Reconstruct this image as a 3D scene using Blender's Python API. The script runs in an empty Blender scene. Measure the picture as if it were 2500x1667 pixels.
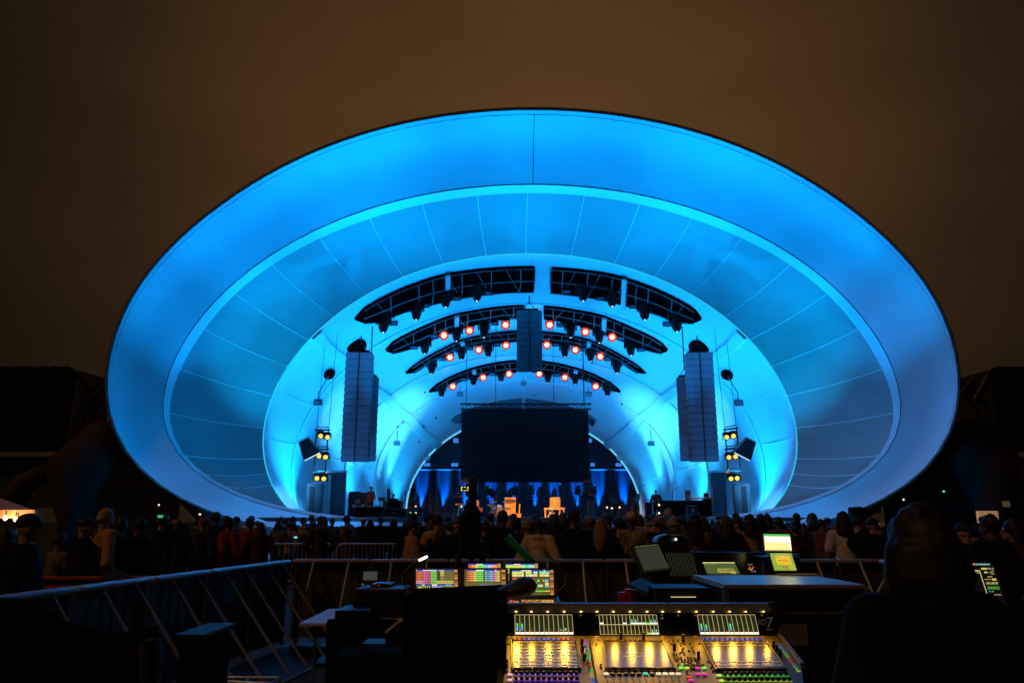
import bpy, bmesh, math, random
import numpy as np
from mathutils import Vector, Matrix, Euler
from mathutils.bvhtree import BVHTree
R = math.radians
rnd = random.Random(7)
S = bpy.context.scene
COL = S.collection

# ------------------------------------------------------------------ camera
FPX, PITCH, CAMZ = 1850.0, R(13.3), 1.75
cd = bpy.data.cameras.new('camera'); cam = bpy.data.objects.new('camera', cd); COL.objects.link(cam)
cam.location = (0, 0, CAMZ); cam.rotation_euler = (R(90) + PITCH, 0, 0)
cd.sensor_width = 36; cd.lens = FPX / 2500 * 36; cd.clip_start = 0.05; cd.clip_end = 3000
S.camera = cam
S.render.resolution_x, S.render.resolution_y = 1024, 682
S.view_settings.view_transform = 'Standard'; S.view_settings.look = 'None'
S.view_settings.exposure = 0; S.view_settings.gamma = 1
S.cycles.use_denoising = True
S.cycles.max_bounces = 5

# ------------------------------------------------------------------ night sky: low cloud lit brown by the city
W = bpy.data.worlds.new('World'); S.world = W; W.use_nodes = True
nt = W.node_tree; nt.nodes.clear()
def wn(t, **k):
    n = nt.nodes.new(t)
    for a, b in k.items(): setattr(n, a, b)
    return n
tc = wn('ShaderNodeTexCoord'); bg = wn('ShaderNodeBackground'); out = wn('ShaderNodeOutputWorld')
dotn = wn('ShaderNodeVectorMath', operation='DOT_PRODUCT'); gd = Vector((0.03, 0.90, 0.44)).normalized()
dotn.inputs[1].default_value = gd
nt.links.new(tc.outputs['Generated'], dotn.inputs[0])
glow = wn('ShaderNodeValToRGB'); e = glow.color_ramp
e.elements[0].position = 0.0; e.elements[0].color = (0.0025, 0.0014, 0.0006, 1)
e.elements[1].position = 1.0; e.elements[1].color = (0.090, 0.043, 0.0150, 1)
for p, c in ((0.70, (0.0065, 0.0036, 0.0014)), (0.80, (0.0125, 0.0068, 0.0028)), (0.88, (0.026, 0.0138, 0.0060)), (0.95, (0.060, 0.029, 0.0105))):
    q = e.elements.new(p); q.color = (*c, 1)
nt.links.new(dotn.outputs['Value'], glow.inputs[0])
nz = wn('ShaderNodeTexNoise'); nz.inputs['Scale'].default_value = 3.2; nz.inputs['Detail'].default_value = 5; nz.inputs['Roughness'].default_value = .5
mpw = wn('ShaderNodeMapping'); mpw.inputs['Scale'].default_value = (1, 1, 2.4)
nt.links.new(tc.outputs['Generated'], mpw.inputs[0]); nt.links.new(mpw.outputs[0], nz.inputs['Vector'])
mr = wn('ShaderNodeMapRange'); mr.inputs['From Min'].default_value = .3; mr.inputs['From Max'].default_value = .7
mr.inputs['To Min'].default_value = .86; mr.inputs['To Max'].default_value = 1.14
nt.links.new(nz.outputs['Fac'], mr.inputs['Value'])
mul = wn('ShaderNodeVectorMath', operation='SCALE')
nt.links.new(glow.outputs[0], mul.inputs[0]); nt.links.new(mr.outputs[0], mul.inputs['Scale'])
sky = wn('ShaderNodeTexSky', sky_type='NISHITA', sun_disc=False)
sky.sun_elevation = R(-8); sky.sun_rotation = R(200)
skm = wn('ShaderNodeVectorMath', operation='SCALE'); skm.inputs['Scale'].default_value = 0.001
nt.links.new(sky.outputs[0], skm.inputs[0])
add = wn('ShaderNodeVectorMath', operation='ADD')
nt.links.new(mul.outputs[0], add.inputs[0]); nt.links.new(skm.outputs[0], add.inputs[1])
nt.links.new(add.outputs[0], bg.inputs['Color']); bg.inputs['Strength'].default_value = 0.98
nt.links.new(bg.outputs[0], out.inputs[0])

# the one distant lamp: warm street light falling on the lawn from behind the desk
sd = bpy.data.lights.new('sun', 'SUN'); sd.energy = 0.24; sd.color = (1.0, .50, .20); sd.angle = R(6)
so = bpy.data.objects.new('sun', sd); COL.objects.link(so)
so.rotation_euler = (R(46), 0, R(-50)); so.location = (0, -10, 30)

# ------------------------------------------------------------------ pixel -> point helpers (photo is 2500 x 1667)
cp, sp_ = math.cos(PITCH), math.sin(PITCH)
def ray(px, py):
    a, b = (px - 1250) / FPX, (833.5 - py) / FPX
    return Vector((a, cp - b * sp_, sp_ + b * cp))
CAM = Vector((0, 0, CAMZ))
def at(px, py, Y):
    d = ray(px, py); return CAM + d * (Y / d.y)
def atz(px, py, z):
    d = ray(px, py); return CAM + d * ((z - CAMZ) / d.z)
def plane(px, py, c, s):                 # plane Y + s*z = c
    d = ray(px, py); t = (c - s * CAMZ) / (d.y + s * d.z); return CAM + d * t
def px2m(n, Y): return n * Y / FPX * 1.0

# ------------------------------------------------------------------ lights
def spot(loc, tgt, power, color, ang=60, blend=1.0, size=.15, name='lamp'):
    d = bpy.data.lights.new(name, 'SPOT'); d.energy = power; d.color = color; d.spot_size = R(ang); d.spot_blend = blend
    d.shadow_soft_size = size
    o = bpy.data.objects.new(name, d); COL.objects.link(o); o.location = loc
    o.rotation_euler = (Vector(tgt) - Vector(loc)).to_track_quat('-Z', 'Y').to_euler(); return o
def point(loc, power, color, size=.05, name='lamp'):
    d = bpy.data.lights.new(name, 'POINT'); d.energy = power; d.color = color; d.shadow_soft_size = size
    o = bpy.data.objects.new(name, d); COL.objects.link(o); o.location = loc; return o

# ------------------------------------------------------------------ materials
MATS = {}
def mat(name, col, rough=.6, metal=0, emit=None, es=0, bump=0, bscale=30, var=0, vscale=4, spec=.5, coat=0, kind=None, col2=None, stretch=None):
    if name in MATS: return MATS[name]
    m = bpy.data.materials.new(name); m.use_nodes = True; n = m.node_tree.nodes; l = m.node_tree.links
    b = n['Principled BSDF']; b.inputs['Roughness'].default_value = rough; b.inputs['Metallic'].default_value = metal
    b.inputs['Base Color'].default_value = (*col, 1); b.inputs['Specular IOR Level'].default_value = spec
    b.inputs['Coat Weight'].default_value = coat
    if emit: b.inputs['Emission Color'].default_value = (*emit, 1); b.inputs['Emission Strength'].default_value = es
    if var or bump or col2:
        t = n.new('ShaderNodeTexCoord'); mp = n.new('ShaderNodeMapping'); l.new(t.outputs['Object'], mp.inputs[0])
        if stretch: mp.inputs['Scale'].default_value = stretch
    if var or col2:
        z = n.new('ShaderNodeTexNoise'); z.inputs['Scale'].default_value = vscale; z.inputs['Detail'].default_value = 6
        l.new(mp.outputs[0], z.inputs['Vector'])
        r = n.new('ShaderNodeValToRGB'); r.color_ramp.elements[0].position = .35; r.color_ramp.elements[1].position = .65
        c2 = col2 or tuple(c * (1 - var) for c in col)
        r.color_ramp.elements[0].color = (*c2, 1); r.color_ramp.elements[1].color = (*(min(1, c * (1 + (0 if col2 else var * .4))) for c in col), 1)
        l.new(z.outputs['Fac'], r.inputs[0]); l.new(r.outputs[0], b.inputs['Base Color'])
    if bump:
        z = n.new('ShaderNodeTexNoise'); z.inputs['Scale'].default_value = bscale; z.inputs['Detail'].default_value = 4
        l.new(mp.outputs[0], z.inputs['Vector'])
        u = n.new('ShaderNodeBump'); u.inputs['Strength'].default_value = bump; u.inputs['Distance'].default_value = .02
        l.new(z.outputs['Fac'], u.inputs['Height']); l.new(u.outputs[0], b.inputs['Normal'])
    MATS[name] = m; return m
def emis(name, col, s): return mat(name, (0.01, .01, .01), .4, emit=col, es=s)

M_black = mat('black_metal', (.012, .012, .014), .45, var=.3, vscale=9)
M_plastic = mat('black_plastic', (.015, .015, .017), .5, var=.3, vscale=6, bump=.1, bscale=80)
M_steel = mat('galvanised_steel', (.42, .42, .44), .42, .6, var=.35, vscale=7, bump=.15, bscale=25)
M_alu = mat('aluminium', (.5, .5, .52), .35, .85, var=.25, vscale=12)
M_cloth_black = mat('black_cloth', (.008, .008, .009), .95, var=.4, vscale=5, spec=.1)

# ------------------------------------------------------------------ mesh builder
class MB:
    def __init__(s): s.v = []; s.f = []; s.mi = []; s.m = 0
    def _add(s, vs, fs):
        k = len(s.v); s.v += [Vector(v) for v in vs]; s.f += [tuple(i + k for i in f) for f in fs]; s.mi += [s.m] * len(fs); return s
    def box(s, c, d, rot=None, bev=0):
        c = Vector(c); hx, hy, hz = d[0] / 2, d[1] / 2, d[2] / 2
        M = rot.to_matrix() if isinstance(rot, Euler) else (rot or Matrix.Identity(3))
        if bev and bev * 2.01 < min(d):
            b = bev; vs = []; 
            bm = bmesh.new(); bmesh.ops.create_cube(bm, size=1)
            for v in bm.verts: v.co = Vector((v.co.x * d[0], v.co.y * d[1], v.co.z * d[2]))
            bmesh.ops.bevel(bm, geom=bm.edges[:], offset=b, segments=2, affect='EDGES', profile=.5)
            bm.verts.index_update()
            vs = [c + M @ v.co for v in bm.verts]; fs = [[v.index for v in f.verts] for f in bm.faces]; bm.free()
            return s._add(vs, fs)
        vs = [c + M @ Vector((x, y, z)) for x in (-hx, hx) for y in (-hy, hy) for z in (-hz, hz)]
        return s._add(vs, [(0, 1, 3, 2), (4, 6, 7, 5), (0, 4, 5, 1), (2, 3, 7, 6), (0, 2, 6, 4), (1, 5, 7, 3)])
    def tube(s, pts, r, n=8, cap=True):
        pts = [Vector(p) for p in pts]; rs = r if isinstance(r, (list, tuple)) else [r] * len(pts)
        vs = []; fs = []; prev = None
        for i, p in enumerate(pts):
            t = (pts[min(i + 1, len(pts) - 1)] - pts[max(i - 1, 0)]).normalized()
            if prev is None:
                a = Vector((0, 0, 1)) if abs(t.z) < .9 else Vector((1, 0, 0)); u = t.cross(a).normalized()
            else: u = (prev - t * prev.dot(t)).normalized()
            prev = u; w = t.cross(u)
            for k in range(n):
                A = 2 * math.pi * k / n; vs.append(p + (u * math.cos(A) + w * math.sin(A)) * rs[i])
        for i in range(len(pts) - 1):
            for k in range(n):
                fs.append((i * n + k, i * n + (k + 1) % n, (i + 1) * n + (k + 1) % n, (i + 1) * n + k))
        if cap: fs.append(tuple(range(n))[::-1]); fs.append(tuple((len(pts) - 1) * n + k for k in range(n)))
        return s._add(vs, fs)
    def lathe(s, prof, c=(0, 0, 0), n=20, M=None):       # prof: (r, h) along local z
        c = Vector(c); M = M or Matrix.Identity(3); vs = []; fs = []
        for r, h in prof:
            for k in range(n):
                A = 2 * math.pi * k / n; vs.append(c + M @ Vector((r * math.cos(A), r * math.sin(A), h)))
        for i in range(len(prof) - 1):
            for k in range(n): fs.append((i * n + k, i * n + (k + 1) % n, (i + 1) * n + (k + 1) % n, (i + 1) * n + k))
        fs.append(tuple(range(n))[::-1]); fs.append(tuple((len(prof) - 1) * n + k for k in range(n)))
        return s._add(vs, fs)
    def prism(s, outl, vec):                              # outline extruded by vec
        o = [Vector(p) for p in outl]; n = len(o); v = Vector(vec)
        return s._add(o + [p + v for p in o], [tuple(range(n))[::-1], tuple(range(n, 2 * n))] + [(i, (i + 1) % n, n + (i + 1) % n, n + i) for i in range(n)])
    def grid(s, rows, closed=False):
        n = len(rows[0]); vs = [p for r in rows for p in r]; fs = []
        for i in range(len(rows) - 1):
            for k in range(n if closed else n - 1):
                fs.append((i * n + k, i * n + (k + 1) % n, (i + 1) * n + (k + 1) % n, (i + 1) * n + k))
        return s._add(vs, fs)
    def quad(s, a, b, c, d): return s._add([a, b, c, d], [(0, 1, 2, 3)])
    def ell(s, c, r, n=12, m=8, M=None):
        c = Vector(c); M = M or Matrix.Identity(3); vs = [c + M @ Vector((0, 0, -r[2]))]
        for i in range(1, m):
            a = math.pi * i / m - math.pi / 2
            for k in range(n):
                A = 2 * math.pi * k / n; vs.append(c + M @ Vector((r[0] * math.cos(a) * math.cos(A), r[1] * math.cos(a) * math.sin(A), r[2] * math.sin(a))))
        vs.append(c + M @ Vector((0, 0, r[2]))); fs = [(0, 1 + (k + 1) % n, 1 + k) for k in range(n)]
        for i in range(m - 2):
            for k in range(n): fs.append((1 + i * n + k, 1 + i * n + (k + 1) % n, 1 + (i + 1) * n + (k + 1) % n, 1 + (i + 1) * n + k))
        L = len(vs) - 1; b = 1 + (m - 2) * n
        fs += [(L, b + k, b + (k + 1) % n) for k in range(n)]
        return s._add(vs, fs)

ORG = {}
def mk(name, mb, material, parent=None, smooth=False, local=False):
    """link a mesh as ONE object; vertices are world coordinates unless local=True"""
    me = bpy.data.meshes.new(name); org = Vector((0, 0, 0))
    if parent is not None: org = ORG.get(parent.name, Vector((0, 0, 0)))
    vs = mb.v if local else [v - org for v in mb.v]
    me.from_pydata([tuple(v) for v in vs], [], mb.f)
    for m in (material if isinstance(material, (list, tuple)) else [material]): me.materials.append(m)
    if any(mb.mi): me.polygons.foreach_set('material_index', mb.mi)
    if smooth:
        me.polygons.foreach_set('use_smooth', [True] * len(me.polygons))
        if smooth != 'all':
            try: me.set_sharp_from_angle(angle=R(40))
            except Exception: pass
    me.update()
    o = bpy.data.objects.new(name, me); COL.objects.link(o)
    if parent is not None: o.parent = parent; ORG[o.name] = org
    return o
def tag(o, label=None, cat=None, group=None, kind=None):
    if label: o['label'] = label
    if cat: o['category'] = cat
    if group: o['group'] = group
    if kind: o['kind'] = kind
    return o
def thing(name, loc, label, cat, group=None, rot=None):
    o = bpy.data.objects.new(name, None); COL.objects.link(o); o.location = loc; o.empty_display_size = .1
    if rot: o.rotation_euler = rot
    ORG[o.name] = Vector(loc); return tag(o, label, cat, group)
def copy_tree(o, parent=None):
    c = o.copy(); COL.objects.link(c)
    if parent is not None: c.parent = parent
    for ch in [x for x in o.children]: copy_tree(ch, c)
    return c
def text_mesh(s, size, M4, depth=.002):
    """lettering as mesh vertices/faces in MB form, M4 maps (x right, y up) to world"""
    cu = bpy.data.curves.new('t', 'FONT'); cu.body = s; cu.size = size; cu.extrude = depth / 2; cu.align_x = 'CENTER'; cu.align_y = 'CENTER'
    ob = bpy.data.objects.new('t', cu); COL.objects.link(ob)
    me = ob.to_mesh(); mb = MB(); mb.v = [M4 @ v.co for v in me.vertices]; mb.f = [tuple(p.vertices) for p in me.polygons]; mb.mi = [0] * len(mb.f)
    ob.to_mesh_clear(); bpy.data.objects.remove(ob); bpy.data.curves.remove(cu); return mb
# ================================================================== the band shell
X0 = 0.80; FLOOR = 1.90
PX = {
 'A': [(1320,271),(875,330.6),(688,410),(547,501),(454,574),(360,667),(313.5,744),(276,847),(265,931),(267,991),(282,1056),(310,1108),(361.6,1163),(413,1201),(500,1246),(600,1276),(2337,933),(2326.5,1011),(2304,1068),(2277.5,1113),(2204,1178),(2143,1221),(2081,1248),(1300,1302),(900,1298),(1100,1301)],
 'B': [(1320,451),(1109,464),(921.6,503.6),(781,557),(664,627.6),(547,716),(477,791),(421,885),(402,960),(396,998),(406,1060),(430,1108),(461,1139),(500,1168),(555,1200),(608,1221),(653,1237),(698,1249),(757,1258),(829,1263),(1300,1272),(1487,464),(1674,501),(1861,578),(2001.6,670),(2095,754),(2151,838),(2189,960)],
 'C': [(1320,473),(1155.5,480),(1015,501),(875,543),(758,595),(641,665),(547,740),(482,829),(444.6,899),(415,1008),(423.5,1067),(451,1118),(500,1156),(550,1186),(590,1203),(640,1220),(691,1237.6),(742,1250),(844,1258),(1300,1264)],
 'D': [(1320,620.6),(1155.5,627.6),(1038.5,653),(921.6,707),(828,768),(734.5,857),(688,922),(664,960),(655,967),(642.5,1038.6),(645,1115),(660,1179),(686,1225),(704,1243),(1857,860),(1908,929),(1934,987.6),(1944,1051),(1928.6,1140.6),(1898,1225)],
 'E': [(1290,736),(1188.6,748),(1080,770),(1024,800),(893.7,858.5),(800,935),(762,987.6),(734,1051),(719,1102),(710,1166),(716.5,1217),(729,1248),(1808.7,987.6),(1842,1046),(1857,1089.6),(1863.5,1128),(1865,1166),(1854.6,1237.6)],
 'E2':[(1285,868),(1120,890),(997,929),(971.6,947),(928,982),(880,1040),(855,1090),(848,1130),(846,1180),(849,1250)],
 'F': [(1280,935),(1160,948),(1058,970),(1010,1003),(964,1049),(938.5,1079),(926,1115),(918,1166),(918,1212),(925,1250),(1543,995),(1587,1049),(1625,1089.6),(1639,1130),(1645,1179)],
 'G': [(1276,1012),(1200,1026),(1125,1052),(1102.5,1064.6),(1059,1098),(1038.7,1121),(1013,1154),(995,1205),(990,1255),(1449,1064.6),(1508,1110.5),(1536,1156),(1556.5,1210)],
}
YP = {'A': (31.5, 27), 'B': (32, 29.5), 'C': (32.3, 30.5), 'D': (33.5, 34.5), 'E': (36.5, 39), 'E2': (40.5, 44), 'F': (43.5, 47.5), 'G': (50, 53)}
CX = {'A': .83, 'B': .82, 'C': .82, 'D': .80, 'E': .78, 'E2': .77, 'F': .77, 'G': .74}
def to_world(key):
    yb, yt = YP[key]; top = min(PX[key], key=lambda p: p[1])
    zt = at(top[0], top[1], yt).z; s = -(yt - yb) / (zt - 1.5); c = yb + s * 1.5
    pts = [plane(p[0], p[1], c, s) for p in PX[key]]
    return [(abs(p.x - CX[key]), p.z) for p in pts], c, s
RING = {}
for key in PX:
    P, c_, s_ = to_world(key); closed = key in 'ABC'
    x = np.array([p[0] for p in P]); z = np.array([p[1] for p in P])
    zc = (z.max() + z.min()) / 2 if closed else FLOOR
    sx = x.max() / ((z.max() - z.min()) / 2) if closed else x.max() / (z.max() - FLOOR)
    th = np.arctan2(x / sx, z - zc); r = np.hypot(x / sx, z - zc)
    K = 7 if closed else 5
    tt = np.linspace(0, math.pi if closed else R(90), 400)
    bas = (lambda t: np.stack([np.cos(k * t) for k in range(K)], 1)) if closed else (lambda t: np.stack([(t / 1.6) ** (2 * k) for k in range(K)], 1))
    Am = bas(th); coef = np.linalg.solve(Am.T @ Am + np.diag([2e-4 * k ** 3 for k in range(K)]), Am.T @ r)
    rr = bas(tt) @ coef
    RING[key] = ([(float(a * math.sin(t) * sx), float(zc + a * math.cos(t))) for a, t in zip(rr, tt)], c_, s_)
def ring_pt(key, th, zc, side=1, scale=1.0, floorline=False):
    """point of a ring at angle th (0 = top) seen from (axis, zc)"""
    poly, c, s = RING[key]
    pl = poly + ([(0.0, FLOOR - .001)] if floorline else [])
    th = max(0, min(th, math.pi)); best = None; d = (math.sin(th), math.cos(th))
    for (x1, z1), (x2, z2) in zip(pl, pl[1:]):
        a1 = x1 * d[1] - (z1 - zc) * d[0]; a2 = x2 * d[1] - (z2 - zc) * d[0]
        if a1 * a2 <= 0 and a1 != a2:
            t = a1 / (a1 - a2); x, z = x1 + (x2 - x1) * t, z1 + (z2 - z1) * t
            if x * d[0] + (z - zc) * d[1] >= 0: best = (x, z); break
    if best is None: best = pl[-1] if th > 1 else pl[0]
    return Vector((CX[key] + side * best[0], c - s * best[1], best[1]))
NS = 72
def ring_row(key, zc, thmax=math.pi, floorline=False, n=NS, scale=1.0):
    left = [ring_pt(key, thmax * i / n, zc, -1, scale, floorline) for i in range(n + 1)]
    right = [ring_pt(key, thmax * i / n, zc, 1, scale, floorline) for i in range(n + 1)]
    return left[::-1] + right[1:]                       # left floor .. top .. right floor
ZC = 4.5
rowA = ring_row('A', ZC); rowB = ring_row('B', ZC); rowC = ring_row('C', ZC); rowD = ring_row('D', ZC, floorline=True)
def lerp_row(a, b, t, bulge=0, bdir=None):
    o = []
    for p, q in zip(a, b):
        v = p.lerp(q, t)
        if bulge: v = v + bdir(p, q) * bulge * math.sin(math.pi * t)
        o.append(v)
    return o
M_vault = mat('white_vault_tinted_blue', (.60, .68, .74), .5, var=.08, vscale=.5, bump=.06, bscale=2.5)  # white vault; blue tint put in its colour to cancel the warm red light
M_shell = mat('white_shell_membrane', (.60, .68, .73), .55, var=.10, vscale=.35, bump=.05, bscale=3)  # white membrane with the same blue tint, holding back red light by colour
M_panel = mat('grey_perforated_panels', (.24, .285, .285), .6, var=.06, vscale=.6, bump=.12, bscale=60, stretch=(1, 1, 3))
M_ext = mat('unlit_shell_back', (.18, .16, .15), .7, var=.2, vscale=.4)  # white exterior coloured dark to give its unlit look
M_seam = mat('pale_seam', (.85, .88, .9), .5)
M_gasket = mat('dark_gasket', (.03, .04, .05), .6)
shell = thing('band_shell', (X0, 33, 0), 'huge oval white concert shell washed in blue light over the stage', 'band shell')
outd = lambda p, q: Vector((p.x - X0, 0, p.z - 8)).normalized() + Vector((0, .5, 0))
mb = MB(); mb.grid([lerp_row(rowA, rowB, t, .35, outd) for t in (0, .04, .15, .3, .45, .6, .75, .9, 1)])
mk('rim', mb, M_shell, shell, smooth='all')
mb = MB(); mb.grid([rowB, lerp_row(rowB, rowC, .5, .05, outd), rowC]); mk('inner_lip', mb, M_shell, shell, smooth='all')
mb = MB(); mb.grid([lerp_row(rowC, rowD, t, .25, outd) for t in (0, .01, .25, .5, .75, 1)]); mk('panel_ring', mb, M_panel, shell, smooth='all')
# rolled outer edge and back
ctr = Vector((X0, 31, 8))
def grow(row, k, dy, thick=0): return [Vector((X0 + (p.x - X0) * k, p.y + dy, 7 + (p.z - 7) * k)) for p in row]
eo = lambda row, d, dy: [p + Vector((p.x - X0, 0, p.z - 6)).normalized() * d + Vector((0, dy, 0)) for p in row]
mb = MB(); mb.grid([rowA, eo(rowA, .07, -.05), eo(rowA, .17, .04), eo(rowA, .20, .3)]); mk('rolled_edge', mb, M_ext, shell, smooth='all')
bk = [eo(rowA, .20, .3)] + [[Vector((X0 + (p.x - X0) * k, p.y + dy, max(.2, 4 + (p.z - 4) * (k2 if p.z > 4 else 1.6)))) for p in rowA] for k, k2, dy in ((1.0, 1.0, 1.5), (.97, .99, 4), (.92, .96, 8), (.85, .9, 13), (.75, .82, 18), (.62, .7, 23), (.6, .65, 27.5))]
mb = MB(); mb.grid(bk); mb.f.append(tuple(range(len(mb.v) - len(rowA), len(mb.v)))); mb.mi.append(0); mk('back', mb, M_ext, shell, smooth='all')
# inner vaults
TH = R(90)
rows = {k: ring_row(k, FLOOR, TH) for k in ('D', 'E', 'E2', 'F', 'G')}
vault_rows = []
for a, b in (('D', 'E'), ('E', 'E2'), ('E2', 'F'), ('F', 'G')):
    rr = [lerp_row(rows[a], rows[b], t, .3 if a in 'DE' else .15, outd) for t in (0, .02, .2, .4, .6, .8, .98, 1)]
    mb = MB(); mb.grid(rr); mk('vault', mb, M_vault, shell, smooth='all'); vault_rows += rr
# seams; pale ring tubes stand in for lit step edges
mb = MB()
for k, r in (('E', .045), ('E2', .035), ('F', .05)):
    mb.tube([p + Vector((X0 - p.x, 0, 3 - p.z)).normalized() * .02 for p in rows[k]], r, 5)
def surf_line(rr, th_i, r, off=.015):
    """line across consecutive rows at fractional index"""
    i = int(th_i); f = th_i - i; pts = []
    for row in rr:
        p = row[i].lerp(row[min(i + 1, len(row) - 1)], f); pts.append(p + Vector((X0 - p.x, -.2, 4 - p.z)).normalized() * off)
    mb.tube(pts, r, 4)
CD = [lerp_row(rowC, rowD, t, .25, outd) for t in (0, .01, .25, .5, .75, 1)]
seam_px = [(1303,473),(1165,480),(1030.6,500),(903,535),(781,583),(670,652),(571,716),(496,803),(440,901),(427,1010),(452,1112),(505,1158),(560,1188)]
for j, (x, y) in enumerate(seam_px):
    w = plane(x, y, RING['C'][1], RING['C'][2]); dx, dz = abs(w.x - X0), w.z - ZC
    t = math.atan2(dx, dz); f = t / math.pi * NS
    surf_line(CD, NS - f, .013)
    if j: surf_line(CD, NS + f, .013)
for t in (0, 13, 26, 39, 63, 73):
    f = t / 90 * NS; surf_line(vault_rows, NS - f, .014, .012)
    if t: surf_line(vault_rows, NS + f, .014, .012)
mk('seam_battens', mb, M_seam, shell)
mb = MB(); mb.tube([p + Vector((X0 - p.x, -1.5, 3 - p.z)).normalized() * .02 for p in rows['D']], .024, 6); mk('mouth_lit_edge', mb, emis('mouth_edge_glow', (.02, .55, .95), 1.05), shell)  # glowing tube stands in for light caught on the mouth lip
mb = MB(); mb.tube([p + Vector((X0 - p.x, 0, 3 - p.z)).normalized() * .03 for p in rows['G']], .055, 6); mk('arch_lit_edge', mb, emis('arch_edge_glow', (.12, .62, 1.0), 1.1), shell)  # glow put on the arch edge in place of light falling there
mb = MB(); rB = [p + Vector((X0 - p.x, -.6, 7 - p.z)).normalized() * .012 for p in rowB]
mb.tube(rB, .014, 5)
AB = [lerp_row(rowA, rowB, t, .35, outd) for t in (.06, .2, .4, .6, .8, 1)]
mb.tube([r[NS] + Vector((.06, -.02, -.02)) for r in AB], .016, 5)
mk('joint_gasket', mb, M_gasket, shell)
mb = MB(); a2 = lerp_row(rowA, rowB, .075, .35, outd)
mb.tube([p + Vector((X0 - p.x, -2, 7 - p.z)).normalized() * .01 for p in a2[16:-16]], .018, 4); mk('edge_piping', mb, M_seam, shell)
# long raised ribs running down both haunches
for side in (-1, 1):
    f = 50 / 90 * NS; mb = MB(); rr = []
    for row in vault_rows[1:]:
        i = NS + side * f; i0 = int(i); p = row[i0].lerp(row[i0 + 1], i - i0); q = row[i0 + 2]; tdir = (row[i0 + 1] - row[i0]).normalized()
        nrm = Vector((X0 - p.x, 0, FLOOR - p.z)).normalized()
        rr.append([p + nrm * .005 - tdir * .30, p + nrm * .14 - tdir * .26, p + nrm * .14 + tdir * .26, p + nrm * .005 + tdir * .30])
    mb.grid(rr); mk('haunch_rib', mb, M_shell, shell)
for k in range(22):
    row = vault_rows[rnd.randrange(10, len(vault_rows) - 2)]; i = rnd.randrange(22, len(row) - 22); p = row[i]; nn_ = Vector((X0 - p.x, -.3, FLOOR + 1 - p.z)).normalized()
    mb = MB(); mb.lathe([(.06, 0), (.06, .04), (.02, .12)], p, 7, nn_.to_track_quat('Z', 'Y').to_matrix()); mk('rigging_hook', mb, M_gasket, shell)
# BVH for hanging things from the real surface
vm = MB(); vm.grid(vault_rows); vm.grid(CD)
BV = BVHTree.FromPolygons([tuple(v) for v in vm.v], vm.f)
def cast(px, py, off=.0):
    d = ray(px, py).normalized(); h = BV.ray_cast(CAM, d)
    if h[0] is None: return at(px, py, 45), Vector((0, 0, -1))
    n = h[1] if h[1].dot(d) < 0 else -h[1]
    return h[0] + n * off, n
# ================================================================== stage
M_stage = mat('stage_fascia', (.35, .37, .4), .6, var=.2, vscale=1)
M_deck = mat('black_deck', (.02, .02, .02), .5, var=.3, vscale=2)
stage = thing('stage', (X0, 40, 0), 'long raised stage floor filling the mouth of the oval shell', 'stage')
mb = MB(); mb.box((X0, 42.6, FLOOR - .1), (24.5, 21.5, .16)); mk('deck', mb, M_deck, stage)
mb = MB(); mb.box((X0, 42.7, .9), (23, 21, 1.8)); mk('base', mb, M_stage, stage)
# back wall, curtain
bw = thing('back_wall', (X0, 54.2, FLOOR), 'dark rear wall with rows of pale panels high behind the hanging screen', 'wall')
M_wallb = mat('dark_blue_wall', (.04, .05, .09), .7, var=.3, vscale=.6)
mb = MB(); mb.box((X0, 54.3, 5.8), (19, .2, 9)); mk('wall_face', mb, M_wallb, bw)
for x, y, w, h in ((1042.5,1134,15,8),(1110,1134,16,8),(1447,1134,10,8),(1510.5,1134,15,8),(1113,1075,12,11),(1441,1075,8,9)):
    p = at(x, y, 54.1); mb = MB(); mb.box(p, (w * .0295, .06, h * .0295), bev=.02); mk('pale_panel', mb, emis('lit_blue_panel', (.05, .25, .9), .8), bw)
cur = thing('stage_curtain', (X0, 53.6, FLOOR), 'dark pleated curtain streaked by ten blue uplights at the back of the stage', 'curtain')
rows_ = []; ztop = at(1280, 1146, 53.5).z
for z in (FLOOR, ztop):
    rows_.append([Vector((X0 - 8.4 + i * .07, 53.5 + .07 * math.sin(i * .9) + .02 * math.sin(i * 2.3), z)) for i in range(241)])
mb = MB(); mb.grid(rows_); mk('cloth', mb, mat('curtain_cloth', (.035, .04, .06), .9, spec=.1), cur, smooth='all')
mb = MB(); mb.tube([(X0 - 8.5, 53.4, ztop), (X0 + 8.5, 53.4, ztop)], .05); mk('rail', mb, M_steel, cur)
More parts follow.
